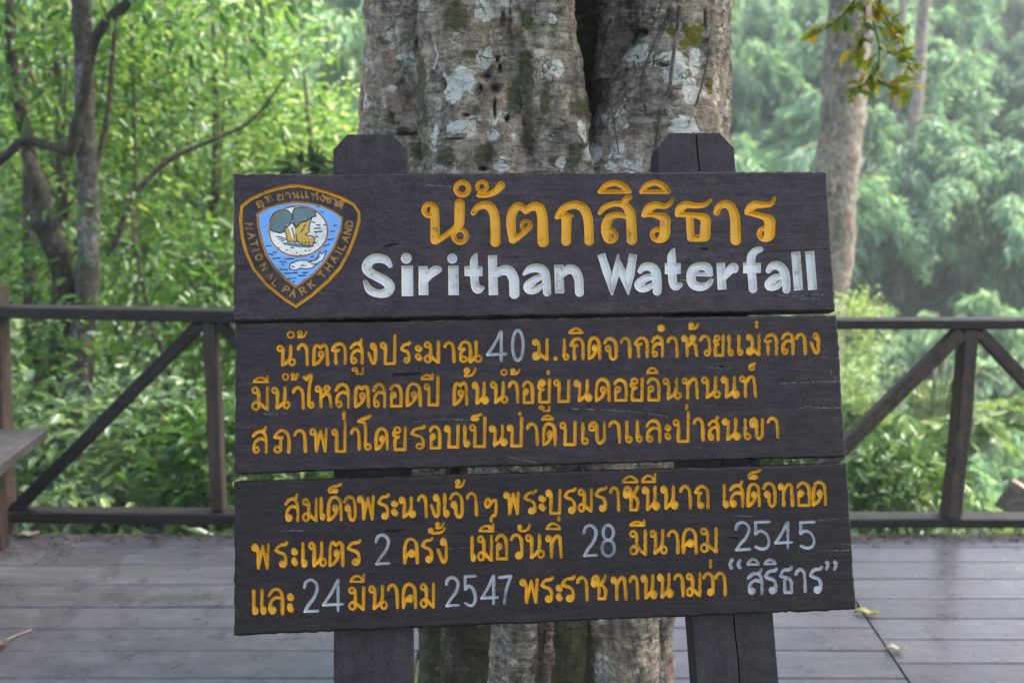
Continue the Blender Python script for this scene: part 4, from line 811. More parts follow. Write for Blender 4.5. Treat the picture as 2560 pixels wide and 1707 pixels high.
    # class of a face: by the letters' field at its centre
    fc = (smin[1:, 1:] + smin[1:, :-1] + smin[:-1, 1:] + smin[:-1, :-1]).ravel() / 4
    kmax = np.maximum(np.maximum(keyid[1:, 1:], keyid[1:, :-1]), np.maximum(keyid[:-1, 1:], keyid[:-1, :-1])).ravel()
    fk = np.where(fc < 0, kmax, 0)
    fe_ = np.maximum(np.maximum(emb[1:, 1:], emb[1:, :-1]), 0).ravel(); fe_ = emb[1:, 1:].ravel()
    fk = np.where(fe_ > 0, 0, fk)
    TH = 0.042
    # board body: the bare front, four sides and the back
    ring_i = np.concatenate([idx[0, :], idx[1:, -1], idx[-1, -2::-1], idx[-2:0:-1, 0]])
    bk = V[ring_i].copy(); bk[:, 1] = TH; n0 = len(V); rr = np.arange(len(ring_i)); r2 = (rr + 1) % len(ring_i)
    side = np.stack([ring_i[rr], ring_i[r2], n0 + r2, n0 + rr], 1)
    c0, c1, c2, c3 = 0, nu, nu + nv, 2 * nu + nv
    back = np.array([[n0 + c0, n0 + c1, n0 + c2, n0 + c3]])
    AV = np.vstack([V, bk])
    def part(name, faces, mats, parent, mi=None, smooth=True):
        u, inv = np.unique(faces.ravel(), return_inverse=True)
        return np_mesh(name, AV[u], inv.reshape(faces.shape), mats, parent, smooth, mi)
    bare = Q[(fk == 0) & (fe_ == 0)]
    smi = np.concatenate([(scr[1:, 1:].ravel()[(fk == 0) & (fe_ == 0)]).astype(int), np.zeros(len(side) + 1, int)])
    body = part('sign_board', np.vstack([bare, side, back]), [M[MATN[bd]], M['scratch']], sign, smi)
    body['label'] = LBL[bd]
    sf = np.ones(len(body.data.polygons), bool); sf[len(bare):] = False; body.data.polygons.foreach_set("use_smooth", sf)
    for i, k in names.items():
        fs_ = Q[fk == i]
        if len(fs_):
            o = part('lettering' if k[0] == 'y' or bd == 1 else 'white_lettering', fs_, M['yellow'] if k[0] == 'y' else (M['white'] if bd == 1 else M['digit']), body)
            o['label'] = ('yellow carved Thai title' if k == 'y1' else 'white carved word Sirithan' if k == 'w1' else 'white carved word Waterfall') if bd == 1 else ('yellow carved Thai words' if k[0] == 'y' else 'white carved numbers or name')
    if bd == 1:
        fs_ = Q[fe_ > 0]
        o = part('park_emblem', fs_, [M[x] for x in EM], body, fe_[fe_ > 0] - 1); o['label'] = 'blue and gold shield emblem with tree and fish'
# ---- the two posts behind the boards, chamfered tops
def sign_post(xs_top, xs_bot, ytop, name, crack=None):
    off = 0.044
    l0, z0 = px2sign([xs_top[0] * DSP, xs_top[1] * DSP], [400 * DSP] * 2, off)
    l1, z1 = px2sign([xs_bot[0] * DSP, xs_bot[1] * DSP], [1560 * DSP] * 2, off)
    _, zt = px2sign([np.mean(xs_top) * DSP], [ytop * DSP], off); zt = zt[0]
    zb = 0.03
    def at(z, i): t = (z - z0[i]) / (z1[i] - z0[i]); return l0[i] + (l1[i] - l0[i]) * t
    ch = 0.028; D0, D1 = off, off + 0.062
    prof = [(at(zb, 0), zb)] + [(at(z, 0), z) for z in np.linspace(zb + .1, zt - ch * 1.15, 12)] + [(at(zt, 0) + ch, zt), (at(zt, 1) - ch, zt)] + [(at(z, 1), z) for z in np.linspace(zt - ch * 1.15, zb + .1, 12)] + [(at(zb, 1), zb)]
    pj = [(x + random.uniform(-.0008, .0008), z) for x, z in prof]
    mx = np.mean([p[0] for p in pj]); mz = np.mean([p[1] for p in pj]); bv = 0.003
    ins = [(x + (bv if x < mx else -bv), min(z, zt - bv)) for x, z in pj]
    mb = MB(); n = len(pj)
    vs = [(x, D0, z) for x, z in ins] + [(x, D0 + bv, z) for x, z in pj] + [(x, D1, z) for x, z in pj]
    fs = [tuple(range(n))[::-1], tuple(range(2 * n, 3 * n))] + [(k * n + j, k * n + (j + 1) % n, (k + 1) * n + (j + 1) % n, (k + 1) * n + j) for k in (0, 1) for j in range(n)]
    mb.add(vs, fs)
    if crack is not None:                                   # a drying split down the face: two halves and the wood behind
        mb = MB(); k = n // 2
        def cut(z): return at(z, 0) + (at(z, 1) - at(z, 0)) * crack + .0012 * math.sin(z * 31) + .0008 * math.sin(z * 83)
        zl = np.linspace(zt, zb, 40)
        for sgn, half in ((-1, [q for q in pj if q[0] <= mx]), (1, [q for q in pj if q[0] > mx])):
            edge = [(cut(z) + sgn * .0016, z) for z in zl]
            loop = half + edge if sgn < 0 else edge[::-1] + half
            m_ = len(loop); mb.add([(x, D0, z) for x, z in loop] + [(x, D1 - .02, z) for x, z in loop], [tuple(range(m_))[::-1], tuple(range(m_, 2 * m_))] + [(j, (j + 1) % m_, m_ + (j + 1) % m_, m_ + j) for j in range(m_)])
        mb.add([(x, D1 - .02, z) for x, z in pj] + [(x, D1, z) for x, z in pj], [tuple(range(n))[::-1], tuple(range(n, 2 * n))] + [(j, (j + 1) % n, n + (j + 1) % n, n + j) for j in range(n)])
    return mb.build(name, M['post'], sign), at, zt
p1, _, _ = sign_post((765, 938), (767, 951), 308, 'sign_post')
p2, at2, zt2 = sign_post((1515, 1690), (1601, 1787), 306, 'sign_post', .52)

# ================================================================== RAILINGS, BENCHES
def fence_left():
    f = empty('wooden_railing', U(300, 1200, 4.42), label='dark timber railing left of the sign, one long diagonal brace beside the bench', cat='railing')
    o = Vector(f.location)
    def b(name, a, c, wd, th_, m, up=(0, 0, 1), ro=.0012):
        x = MB().bar(Vector(a) - o, Vector(c) - o, wd, th_, up, .005, ro); return x.build(name, M[m], f)
    da, dc = 4.46, 4.40
    z_ = lambda y, d: U(0, y, d).z
    L = lambda x, y, d: U(x, y, d)
    b('top_rail', L(-420, 706, 4.52), L(930, 732, 4.36), .10, .052, 'rail', ro=.0008)
    b('bottom_rail', L(20, 1181, 4.46), L(930, 1189, 4.38), .095, .052, 'rail')
    b('baluster', L(484, 736, 4.42), L(503, 1166, 4.42), .056, .075, 'railpost', (0, 1, 0))
    b('baluster', L(915, 742, 4.40), L(915, 1166, 4.40), .056, .075, 'railpost', (0, 1, 0))
    b('brace', L(462, 742, 4.425), L(36, 1170, 4.46), .055, .05, 'rail', (0, 1, 0))
    b('brace', L(506, 742, 4.42), L(905, 1168, 4.39), .055, .05, 'rail', (0, 1, 0))
    b('post', L(-18, 655, 4.47), L(4, 1236, 4.47), .10, .10, 'railpost', (0, 1, 0))
def fence_right():
    f = empty('wooden_railing', U(2100, 1200, 4.42), label='dark timber railing right of the sign with a crooked upright and two braces', cat='railing')
    o = Vector(f.location); L = U
    def b(name, a, c, wd, th_, m, up=(0, 0, 1), ro=.0012, **k):
        return MB().bar(Vector(a) - o, Vector(c) - o, wd, th_, up, .005, ro, **k).build(name, M[m], f)
    b('top_rail', L(1420, 742, 4.42), L(2900, 742, 4.44), .10, .042, 'rail', ro=.0008)
    b('bottom_rail', L(1420, 1191, 4.42), L(2900, 1196, 4.44), .11, .042, 'rail')
    pts = [(2223, 756), (2216, 850), (2208, 960), (2196, 1070), (2183, 1182)]
    vs_ = MB()
    P = [L(x, y, 4.42) - o for x, y in pts]; wds = [.036, .034, .038, .034, .038]
    v = []; 
    for p, w_ in zip(P, wds):
        v += [p + Vector((sx * w_, sy * .045, 0)) for sx, sy in ((-.75, -1), (-1, -.7), (-1, .7), (-.75, 1), (.75, 1), (1, .7), (1, -.7), (.75, -1))]
    fs = [(i * 8 + j, i * 8 + (j + 1) % 8, (i + 1) * 8 + (j + 1) % 8, (i + 1) * 8 + j) for i in range(len(P) - 1) for j in range(8)] + [tuple(range(8)), tuple(range(8 * len(P) - 8, 8 * len(P)))[::-1]]
    vs_.add(v, fs); vs_.build('baluster', M['railpost'], f)
    b('baluster', L(1420, 756, 4.42), L(1420, 1175, 4.42), .06, .07, 'railpost', (0, 1, 0))
    b('brace', L(2205, 762, 4.40), L(1700, 1260, 4.40), .058, .06, 'railpost', (0, 1, 0), .0015)
    b('brace', L(2246, 760, 4.42), L(2640, 1175, 4.42), .055, .06, 'railpost', (0, 1, 0), .0015)
    b('post', L(2680, 690, 4.44), L(2640, 1240, 4.44), .10, .10, 'railpost', (0, 1, 0))
fence_left(); fence_right()
be = empty('wooden_bench', (UZ(0, 1040, .5).x, 4.0, 0), label='plank bench end at the left edge of the deck, against the railing post', cat='bench')
bo = Vector(be.location)
A_, B_ = UZ(108, 983, .5), UZ(-260, 1260, .5)
dv_ = (B_ - A_).normalized(); nv_ = Vector((dv_.y, -dv_.x, 0)); nv_ = nv_ if nv_.x < 0 else -nv_
s0 = A_ + nv_ * .19; s1 = B_ + nv_ * .19
MB().bar(Vector((s0.x, s0.y, .475)) - bo, Vector((s1.x, s1.y, .475)) - bo, .38, .05, bev=.006, rough=.001).build('seat', M['bench'], be)
for t_ in (.07, .9):
    c_ = s0.lerp(s1, t_)
    for k in (.02, .15):
        q = c_ + nv_ * k; MB().bar(Vector((q.x, q.y, 0.0)) - bo, Vector((q.x, q.y, .45)) - bo, .08, .08, (0, 1, 0), .005, .001).build('leg', M['railpost'], be)
hp = empty('plank_bench', (2.75, 5.2, -.7), label='bleached plank end beyond the right railing, cut off by the frame', cat='plank')
ho = Vector(hp.location)
MB().bar(U(2306, 1128, 5.3) - ho, U(2560, 1290, 5.0) - ho, .06, .17, (0, 0, 1), .005, .002).build('plank', M['oldplank'], hp)
MB().bar(U(2420, 1170, 5.3) - ho, Vector((U(2420, 1170, 5.3).x, 5.3, gz(2.9, 5.3) - .1)) - ho, .09, .09, (0, 1, 0), .005, .002).build('leg', M['railpost'], hp)

# ================================================================== VEGETATION
def unit(v): return v / (np.linalg.norm(v, axis=-1, keepdims=True) + 1e-9)
def leaves(name, C, D, ln, wd, m, parent, droop=.25, up=None, fold=.18, flat=0):
    """one leaf blade per centre C pointing along D; four rows of vertices folded at the midrib"""
    n = len(C); D = unit(np.asarray(D, float)); C = np.asarray(C, float)
    upv = np.tile([0, 0, 1.0], (n, 1)) + rng.normal(0, .55, (n, 3)) if up is None else up
    if flat: D = unit(D * [1, 1, flat]); upv = np.tile([0, 0, 1.0], (n, 1)) + rng.normal(0, .38, (n, 3))
    S = unit(np.cross(D, upv)); Nn = np.cross(S, D)
    ln = ln * rng.uniform(.55, 1.45, (n, 1)); wd = wd * rng.uniform(.75, 1.25, (n, 1))
    base = C; tip = C + D * ln - Nn * ln * droop
    q1 = C + D * ln * .32; q2 = C + D * ln * .70 - Nn * ln * droop * .45
    f = Nn * wd * fold
    V = np.stack([base, q1 + S * wd * .5 + f, q2 + S * wd * .38 + f, tip, q2 - S * wd * .38 + f, q1 - S * wd * .5 + f], 1).reshape(-1, 3)
    b = np.arange(n)[:, None] * 6
    Fq = np.concatenate([b + [0, 1, 2, 3], b + [0, 3, 4, 5]])
    return np_mesh(name, V, Fq, m, parent)
def crown_points(n_clump, per, cen, ext, sig, shell=.35, zbias=0.0):
    u = unit(rng.normal(0, 1, (n_clump, 3))); r = rng.uniform(shell, 1, (n_clump, 1)) ** .6
    cc = np.array(cen) + u * r * np.array(ext)
    C = np.repeat(cc, per, 0) + rng.normal(0, 1, (n_clump * per, 3)) * np.array([sig, sig, sig * .6])
    out = np.repeat(u, per, 0)
    D = out * .7 + rng.normal(0, .6, (len(C), 3)) + [0, 0, zbias]
    return C, D, cc
def tree(name, x, y, h, cen_h, ext, ncl, per, ln, wd, lm, bm, r0, label, cat, group=None, sig=.16, lean=(0, 0), nlimb=13, zb=-.25):
    z0 = gz(x, y)
    e = empty(name, (x, y, z0), label=label, cat=cat, group=group)
    C, D, cc = crown_points(ncl, per, (lean[0], lean[1], cen_h), ext, sig, .25, zb)
    leaves('crown', C, D, ln, wd, lm, e, flat=.5)
    mb = MB(); top = Vector((lean[0], lean[1], h))
    mb.tube([(0, 0, -.2), Vector((lean[0] * .2 + random.uniform(-.1, .1), 0, h * .3)), Vector((lean[0] * .6, lean[1] * .6 + random.uniform(-.1, .1), h * .65)), top], [r0, r0 * .8, r0 * .55, r0 * .2], 8, .2)
    for k in range(nlimb):
        t = cc[rng.integers(len(cc))]; zz = float(np.clip(t[2] * rng.uniform(.45, .8), .2, h * .9)); a = Vector((lean[0] * zz / h, lean[1] * zz / h, zz)); t = Vector(t)
        mid = a.lerp(t, .5) + Vector((random.uniform(-.1, .1), random.uniform(-.1, .1), .12))
        mb.tube([a, mid, t], [r0 * .32, r0 * .2, r0 * .07], 5)
    mb.build('trunk', bm, e, True); return e

# ---- the big trunk's limbs and unseen crown, set wide overhead to shade the deck
mb = MB()
Cf, Df, ccf = crown_points(760, 16, (2.5, .2, 6.6), (6.6, 5.0, 1.5), .3, .2, -.2)
for k in range(14):
    t = Vector(ccf[rng.integers(len(ccf))]); a = Vector((t.x * .06, t.y * .06, 4.3)); mb.tube([a, a.lerp(t, .5) + Vector((0, 0, .3)), t], [.11, .07, .02], 7, .1)
mb.build('limbs', M['tall_bark'], fig, True)
leaves('crown', Cf, Df, .22, .10, M['leaf_mid'], fig)
# ---- left: the lichened tree with dark limbs
lt = empty('lichened_tree', U(190, 1000, 6.4) + Vector((0, 0, -.8)), label='slim tree with pale lichened bark and a black curved limb, left of the sign', cat='tree')
lo = Vector(lt.location)
def Lp(pts, d): return [U(x, y, dd if (dd := (p[2] if len(p) > 2 else d)) else d) - lo for p in pts for x, y in [p[:2]]]
mt = MB()
mt.tube(Lp([(180, -260), (184, -60), (190, 110), (196, 300), (202, 480), (200, 640), (190, 760), (178, 900), (165, 1060)], 6.4), [.052, .055, .058, .062, .064, .066, .075, .10, .13], 14, .35)
mt.build('trunk', M['lichen_bark'], lt, True)
MB().tube(Lp([(62, 350), (86, 430), (105, 520), (140, 600), (150, 700), (150, 850), (160, 1050)], 6.45), [.02, .06, .075, .068, .08, .10, .14], 12, .5).build('dead_stem', M['dark_bark'], lt, True)
MB().tube(Lp([(165, 350), (176, 290), (196, 200), (214, 105), (248, 45), (290, 8), (330, -60)], 6.25), [.034, .034, .033, .032, .031, .032, .03], 9, .25).build('branch', M['dark_bark'], lt, True)
MB().tube(Lp([(-40, 400), (20, 352), (58, 322), (108, 334), (165, 350)], 6.3), [.026, .028, .026, .028, .034], 9, .3).build('branch', M['dark_bark'], lt, True)
MB().tube(Lp([(255, 590), (278, 520), (314, 445), (389, 367), (500, 317), (583, 272), (660, 170)], 6.8), [.024, .022, .020, .018, .014, .011, .006], 7, .2).build('branch', M['twig'], lt, True)
MB().tube(Lp([(215, 420), (232, 340), (250, 240), (262, 80), (268, -60)], 6.5), [.016, .018, .017, .015, .012], 7, .2).build('branch', M['twig'], lt, True)
C, D, cc = crown_points(60, 26, (0.3, .5, 3.9), (1.7, 1.5, .9), .2, .2, -.3)
leaves('crown', C, D, .10, .045, M['leaf_bright'], lt)
st_ = [('sapling', [(17, -40), (26, 90), (33, 195), (55, 290), (66, 360), (70, 700), (90, 1050)], 6.9, .045, 'dark_bark', 'thin dark sapling stem at the far left edge of the picture'),
       ('sapling', [(300, -40), (308, 300), (312, 600), (318, 1000)], 7.6, .018, 'twig', 'thin upright sapling stem just right of the lichened tree'),
       ('sapling', [(482, 640), (478, 760), (476, 900), (470, 1060)], 7.2, .022, 'dark_bark', 'sapling stem showing behind the left baluster'),
       ('sapling', [(375, 830), (350, 760), (318, 600), (300, 470)], 6.6, .014, 'twig', 'bare leaning stem crossing behind the diagonal brace')]
for nm, pts, d, r_, m_, lab in st_:
    q = [U(x, y, d) for x, y in pts]
    if q[0].z > q[-1].z: q = q[::-1]
    g_ = Vector((q[0].x, q[0].y, gz(q[0].x, q[0].y) - .1)); q = [g_] + q
    e = empty(nm, g_, label=lab, cat='tree', group='saplings left of the sign')
    MB().tube([p - g_ for p in q], list(np.linspace(r_ * 1.15, r_ * .7, len(q))), 7, .3).build('trunk', M[m_], e, True)
    C, D, _ = crown_points(26, 18, (q[-1] - g_) * .85, (.6, .6, .8), .16, .1, -.2)
    leaves('crown', C, D, .085, .038, M['leaf_mid'], e)
# ---- left: the screen of broadleaf trees
specs = [(-3.5, 8.0, 4.6, 1.2, 'leaf_bright'), (-2.5, 8.6, 4.0, 1.15, 'leaf_bright'), (-1.45, 8.2, 3.1, .9, 'leaf_bright'), (-4.6, 9.8, 5.4, 1.5, 'leaf_mid'), (-3.4, 10.6, 5.0, 1.5, 'leaf_bright'),
         (-2.3, 11.0, 3.0, 1.2, 'leaf_bright'), (-5.6, 12.6, 6.5, 1.9, 'leaf_mid'), (-6.0, 7.6, 4.8, 1.4, 'leaf_mid'), (-7.6, 10.5, 6, 1.8, 'leaf_mid')]
wh = ['far left edge', 'behind the lichened tree', 'nearest the sign', 'beyond the far left sapling', 'deep between two nearer crowns', 'above the left baluster, farther back', 'at the back, far left', 'outside the left edge, near', 'outside the left edge, far']
for (x, y, h, ex, lm), wtx in zip(specs, wh):
    k = y / 8.5
    tree('broadleaf_tree', x, y, h, h * .56, (ex, ex * .8, h * .46), int(135 * k), 34, .078 * k ** .5, .042 * k ** .5, M[lm], M['twig' if y < 10 else 'dark_bark'], .045 + .01 * ex,
         'leafy %s-green tree %s' % ('bright' if lm == 'leaf_bright' else 'mid', wtx), 'tree', 'broadleaf trees in the left wood', .17, (random.uniform(-.3, .3), 0), zb=-.1)
# ---- left: understory behind the railing
ush = [(-2.75, 5.5, .95, .5, 'leaf_cool', 'beside the bench'), (-2.15, 5.9, .9, .5, 'leaf_cool', 'under the diagonal brace'), (-1.55, 5.6, .85, .48, 'leaf_mid', 'left of the left baluster'), (-1.0, 5.9, 1.1, .5, 'leaf_bright', 'between the left baluster and the sign'), (-2.75, 7.0, 1.3, .5, 'leaf_cool', 'behind the lichened tree'), (-1.7, 6.8, 1.7, .6, 'leaf_mid', 'behind the middle of the left railing'), (-3.3, 6.2, 1.7, .6, 'leaf_mid', 'behind the bench'), (-.75, 7.0, 1.6, .55, 'leaf_bright', 'just left of the sign boards')]
for x, y, h, ex, lm, wtx in ush:
    tree('shrub', x, y, h * .8, h * .55, (ex * 1.15, ex * .8, h * .6), 58, 17, .092, .044, M[lm], M['twig'], .014, 'leafy %s shrub %s' % ({'leaf_cool': 'blue-green', 'leaf_mid': 'mid-green', 'leaf_bright': 'bright green'}[lm], wtx), 'shrub', 'shrubs behind the left railing', .12, nlimb=9, zb=.1)
# dark spray peeping out at the left post of the sign
ds = empty('leafy_branch', U(745, 375, 4.6), label='dark drooping leaf spray beside the left post top of the sign', cat='branch'); do = Vector(ds.location)
bp = [U(x, y, 4.6) - do for x, y in ((800, 395), (760, 372), (715, 372), (668, 395))]
MB().tube(bp, [.01, .008, .006, .003], 6).build('twig', M['twig'], ds, True)
C = np.array([bp[0].lerp(bp[-1], t) for t in rng.uniform(.2, 1, 60)]) + rng.normal(0, .035, (60, 3)); leaves('leaves', C, rng.normal(0, .6, (60, 3)) + [-.4, 0, -.3], .11, .03, M['leaf_dark'], ds)

# ---- right: shrubs beyond the railing
for x, y, zc, ex, ez, lm, lnn, lab, nm in [(2.28, 6.0, -.27, .40, .32, 'leaf_glossy', .10, 'glossy pale-green shrub low behind the right railing', 'shrub'), (1.75, 6.3, -.15, .3, .5, 'leaf_mid', .10, 'mid-green shrub half hidden by the right side of the sign', 'shrub'),
                                        (2.75, 7.4, -1.35, .5, .4, 'leaf_cool', .11, 'blue-green shrub below the crooked upright', 'shrub'), (3.75, 7.6, -1.35, .8, .45, 'leaf_cool', .11, 'blue-green shrub at the right edge behind the plank', 'shrub'),
                                        (3.35, 10.0, -.05, .30, .5, 'leaf_lime', .06, 'yellow-green shrub touching the foot of the leaning trunk', 'shrub'), (3.05, 9.0, -.5, .22, .42, 'leaf_lime', .06, 'lime-green bush right beside the sign under the rail', 'shrub'), (1.2, 6.6, -.1, .5, .6, 'leaf_mid', .10, 'green shrub behind the sign, seen through the gaps', 'shrub')]:
    z0 = gz(x, y); h = zc - z0
    e = empty(nm, (x, y, z0), label=lab, cat='shrub', group='shrubs beyond the right railing')
    C, D, cc = crown_points(70, 16, (0, 0, h), (ex, ex * .8, ez), .09, .2, .15)
    leaves('crown', C, D, lnn * .85, lnn * .36, M[lm], e)
    mb = MB()
    for k in range(10):
        t = Vector(cc[rng.integers(len(cc))]); mb.tube([(0, 0, -.1), (t.x * .3, t.y * .3, h * .5), t], [.014, .01, .005], 5)
    mb.build('stem', M['twig'], e, True)
fr = empty('fern_clump', (3.9, 9.2, gz(3.9, 9.2)), label='pale arching fronds behind the crooked upright of the right railing', cat='fern'); fh = -.38 - gz(3.9, 9.2)
mb = MB(); Cs = []; Ds = []
for k in range(16):
    a = rng.uniform(0, 2 * math.pi); q = [Vector((0, 0, fh * .2)), Vector((math.cos(a) * .3, math.sin(a) * .3, fh + .15)), Vector((math.cos(a) * .9, math.sin(a) * .9, fh + .05 - rng.uniform(0, .4)))]
    if k == 0: mb.tube([(0, 0, -.1), (0, 0, fh * .3)], [.05, .04], 6)
    mb.tube(q, [.012, .009, .004], 5)
    for t in np.linspace(.3, 1, 34):
        p = q[0] * (1 - t) ** 2 + q[1] * 2 * t * (1 - t) + q[2] * t * t; tang = (q[1] - q[0]) * (1 - t) + (q[2] - q[1]) * t
        for sg in (-1, 1):
            Cs.append(p); Ds.append(tang.normalized() * .5 + Vector((-math.sin(a), math.cos(a), -.25)) * sg)
mb.build('stem', M['culm'], fr, True); leaves('fronds', np.array(Cs), np.array(Ds), .22, .035, M['leaf_lime'], fr, .3)

# ---- right: leaning trunk, hanging spray, distant trunks
def big_trunk(name, pts, d, rr, bm, lab, crown=True, grp=None):
    q = [U(x, y, d) for x, y in pts]; g_ = Vector((q[-1].x, q[-1].y, gz(q[-1].x, q[-1].y)))
    g_.x += (q[-1].x - q[-2].x) * .6; q = [p - g_ for p in q] + [Vector((0, 0, -.3))]
    e = empty(name, g_, label=lab, cat='tree', group=grp)
    MB().tube(q[::-1], rr[::-1], 18, .12).build('trunk', M[bm], e, True)
    if crown:
        C, D, _ = crown_points(40, 20, q[0], (2.4, 2.0, 1.2), .35, .2, -.2); leaves('crown', C, D, .2, .08, M['leaf_mid'], e)
big_trunk('tall_tree', [(2000, -640), (1970, -200), (1955, 0), (1945, 130), (1936, 250), (1922, 390), (1908, 600), (1893, 720), (1880, 850)], 11.5, [.2, .22, .24, .242, .245, .24, .235, .24, .25, .3], 'tall_bark', 'thick pale brown trunk leaning behind the right end of the title board')
big_trunk('tall_tree', [(2170, -500), (2130, -60), (2118, 60), (2108, 200), (2096, 310), (2080, 460)], 27, [.13, .14, .15, .155, .16, .17, .2], 'tall_bark', 'slender far trunk rising from the bamboo, right of the leaning trunk', grp='far trunks in the bamboo')
big_trunk('tall_tree', [(2080, -400), (2072, 60), (2060, 200), (2055, 330), (2050, 420)], 30, [.08, .09, .1, .11, .11, .12], 'tall_bark', 'thin far stem close left of the slender far trunk', grp='far trunks in the bamboo')
big_trunk('tall_tree', [(2060, -400), (2046, 150), (2038, 240), (2032, 340), (2030, 420)], 31, [.1, .11, .13, .13, .14, .15], 'tall_bark', 'thinnest far stem, next to the leaning trunk', grp='far trunks in the bamboo')
hb = empty('hanging_branch', U(2010, -60, 4.3), label='olive and yellow leaf spray hanging in front of the leaning trunk at the top', cat='branch'); ho_ = Vector(hb.location)
mb = MB(); Cs = []; Ds = []
for pts in [[(2010, -60), (2005, 40), (2020, 110), (2012, 175)], [(2000, -60), (1950, 20), (1905, 60), (1860, 85)], [(2005, -40), (2040, 50), (2075, 75)], [(1985, -40), (1985, 60), (1965, 130)], [(2010, 150), (1990, 190), (1955, 215)], [(2020, 110), (2060, 130), (2095, 150)], [(2000, 180), (2050, 200), (2080, 215)]]:
    q = [U(x, y, 4.3 + random.uniform(-.1, .1)) - ho_ for x, y in pts]; mb.tube(q, list(np.linspace(.006, .002, len(q))), 5)
    for t in rng.uniform(.2, 1.02, 22):
        k = min(int(t * (len(q) - 1)), len(q) - 2); f_ = t * (len(q) - 1) - k
        p = q[k].lerp(q[k + 1], f_); Cs.append(p + Vector(rng.normal(0, .012, 3))); Ds.append((q[k + 1] - q[k]).normalized() + Vector(rng.normal(0, .7, 3)) + Vector((0, 0, -.2)))
mb.build('twig', M['dark_bark'], hb, True); leaves('leaves', np.array(Cs), np.array(Ds), .062, .030, M['leaf_olive'], hb, .2)

# ---- right: the bamboo hillside
def bamboo_proto(seed, nculm, H, spread, lm):
    """culms that rise steeply, arch over at the top and carry a hanging feather of leaf sprays"""
    r = np.random.default_rng(seed); mb = MB(); Cs = []; Ds = []
    for k in range(nculm):
        a = 2 * math.pi * (k + r.uniform(-.35, .35)) / nculm * (3 if k % 2 else 1); rad_ = r.uniform(.35, 1) * spread; h = H * r.uniform(.5, 1.1)
        ca, sa = math.cos(a), math.sin(a)
        b0 = Vector((ca * r.uniform(0, .6), sa * r.uniform(0, .6), -.3))
        p1_ = b0 + Vector((ca * rad_ * .2, sa * rad_ * .2, h * .8)); p2_ = b0 + Vector((ca * rad_ * .7, sa * rad_ * .7, h * 1.18)); p3_ = b0 + Vector((ca * rad_ * 1.2, sa * rad_ * 1.2, h * r.uniform(.3, .7)))
        def bez(t): return b0 * (1 - t) ** 3 + p1_ * 3 * t * (1 - t) ** 2 + p2_ * 3 * t * t * (1 - t) + p3_ * t ** 3
        mb.tube([bez(t) for t in (0, .3, .55, .75, .9, 1)], [.05, .045, .036, .026, .016, .008], 5)
        for t in np.concatenate([r.uniform(.42, 1, 40), r.uniform(.12, .5, 4)]):
            p = bez(t); side = r.normal(0, .24 * (1.2 - t * .75)); n_ = 20
            o_ = Vector((-sa * side + ca * r.normal(0, .12), ca * side + sa * r.normal(0, .12), -abs(side) * .7))
            u = r.uniform(0, 1, (n_, 1)); L = r.uniform(.3, .7)
            hang = np.array([ca * .28 - sa * side, sa * .28 + ca * side, -.6]) * L
            pc = np.array(p + o_) + hang * u + r.normal(0, .075, (n_, 3))
            Cs.append(pc); Ds.append(np.array([ca * .45 - sa * side, sa * .45 + ca * side, -.55]) + r.normal(0, .34, (n_, 3)))
    e = empty('bamboo_clump', (0, 0, 0))
    leaves('foliage', np.vstack(Cs), np.vstack(Ds), .32, .052, M[lm], e, .3)
    mb.build('culms', M['culm'], e, True); return e
protos = [bamboo_proto(s, n, H, sp_, lm) for s, n, H, sp_, lm in ((1, 20, 5.8, 3.2, 'bamboo'), (2, 22, 7.0, 3.6, 'bamboo'), (3, 19, 6.4, 3.0, 'bamboo_dark'))]
used = set()
def place(x, y, k, sc, rz, label):
    p = protos[k]
    if k in used:
        e = p.copy(); COL.objects.link(e)
        for ch in p.children: c = ch.copy(); COL.objects.link(c); c.parent = e
    else: e = p; used.add(k)
    e.location = (x, y, gz(x, y)); e.scale = (sc,) * 3; e.rotation_euler = (0, 0, rz)
    tag(e, label, 'bamboo', 'bamboo clumps on the far hillside')
bl = 0
rr_ = random.Random(5)
for row, (y, n, x0, x1) in enumerate([(16.5, 7, 3.2, 11), (21, 9, 3.5, 15), (26, 11, 2.5, 18), (31.5, 13, 1.5, 21), (38, 14, -1, 25), (46, 14, -6, 30), (55, 13, -14, 34), (66, 12, -22, 40)]):
    for i in range(n):
        x = x0 + (x1 - x0) * (i + rr_.uniform(.2, .8)) / n; yy = y + rr_.uniform(-1.6, 1.6)
        k = rr_.choice([0, 1, 2] if row > 1 else [0, 1, 0]); sc = rr_.uniform(.62, .9) * (.62 if row == 0 else .8 if row == 1 else 1)
        dep_ = ['nearest rank, low in the valley', 'second rank from the railing', 'third rank up the hillside', 'fourth rank up the hillside', 'fifth rank up the hillside', 'sixth rank up the hillside', 'seventh rank up the hillside', 'topmost rank of the hillside'][row]
        place(x, yy, k, sc, rr_.uniform(0, 6.28), '%s bamboo clump, %s, number %d from its left' % ('darker' if k == 2 else 'pale', dep_, i + 1))
for i, (x, y) in enumerate([(-9, 24), (-6, 27), (-3, 25), (-12, 30), (-4, 32), (-8, 36), (-1.5, 29), (-15, 40), (-5, 42)]):
    place(x, y, i % 2, 1.05, i * 1.3, 'pale bamboo clump far behind the left wood, %s' % ['leftmost of the front row', 'second of the front row', 'right of the front row', 'far left of the middle row', 'middle row, right', 'middle row, centre', 'beside the big trunk', 'back row, left', 'back row, right'][i])

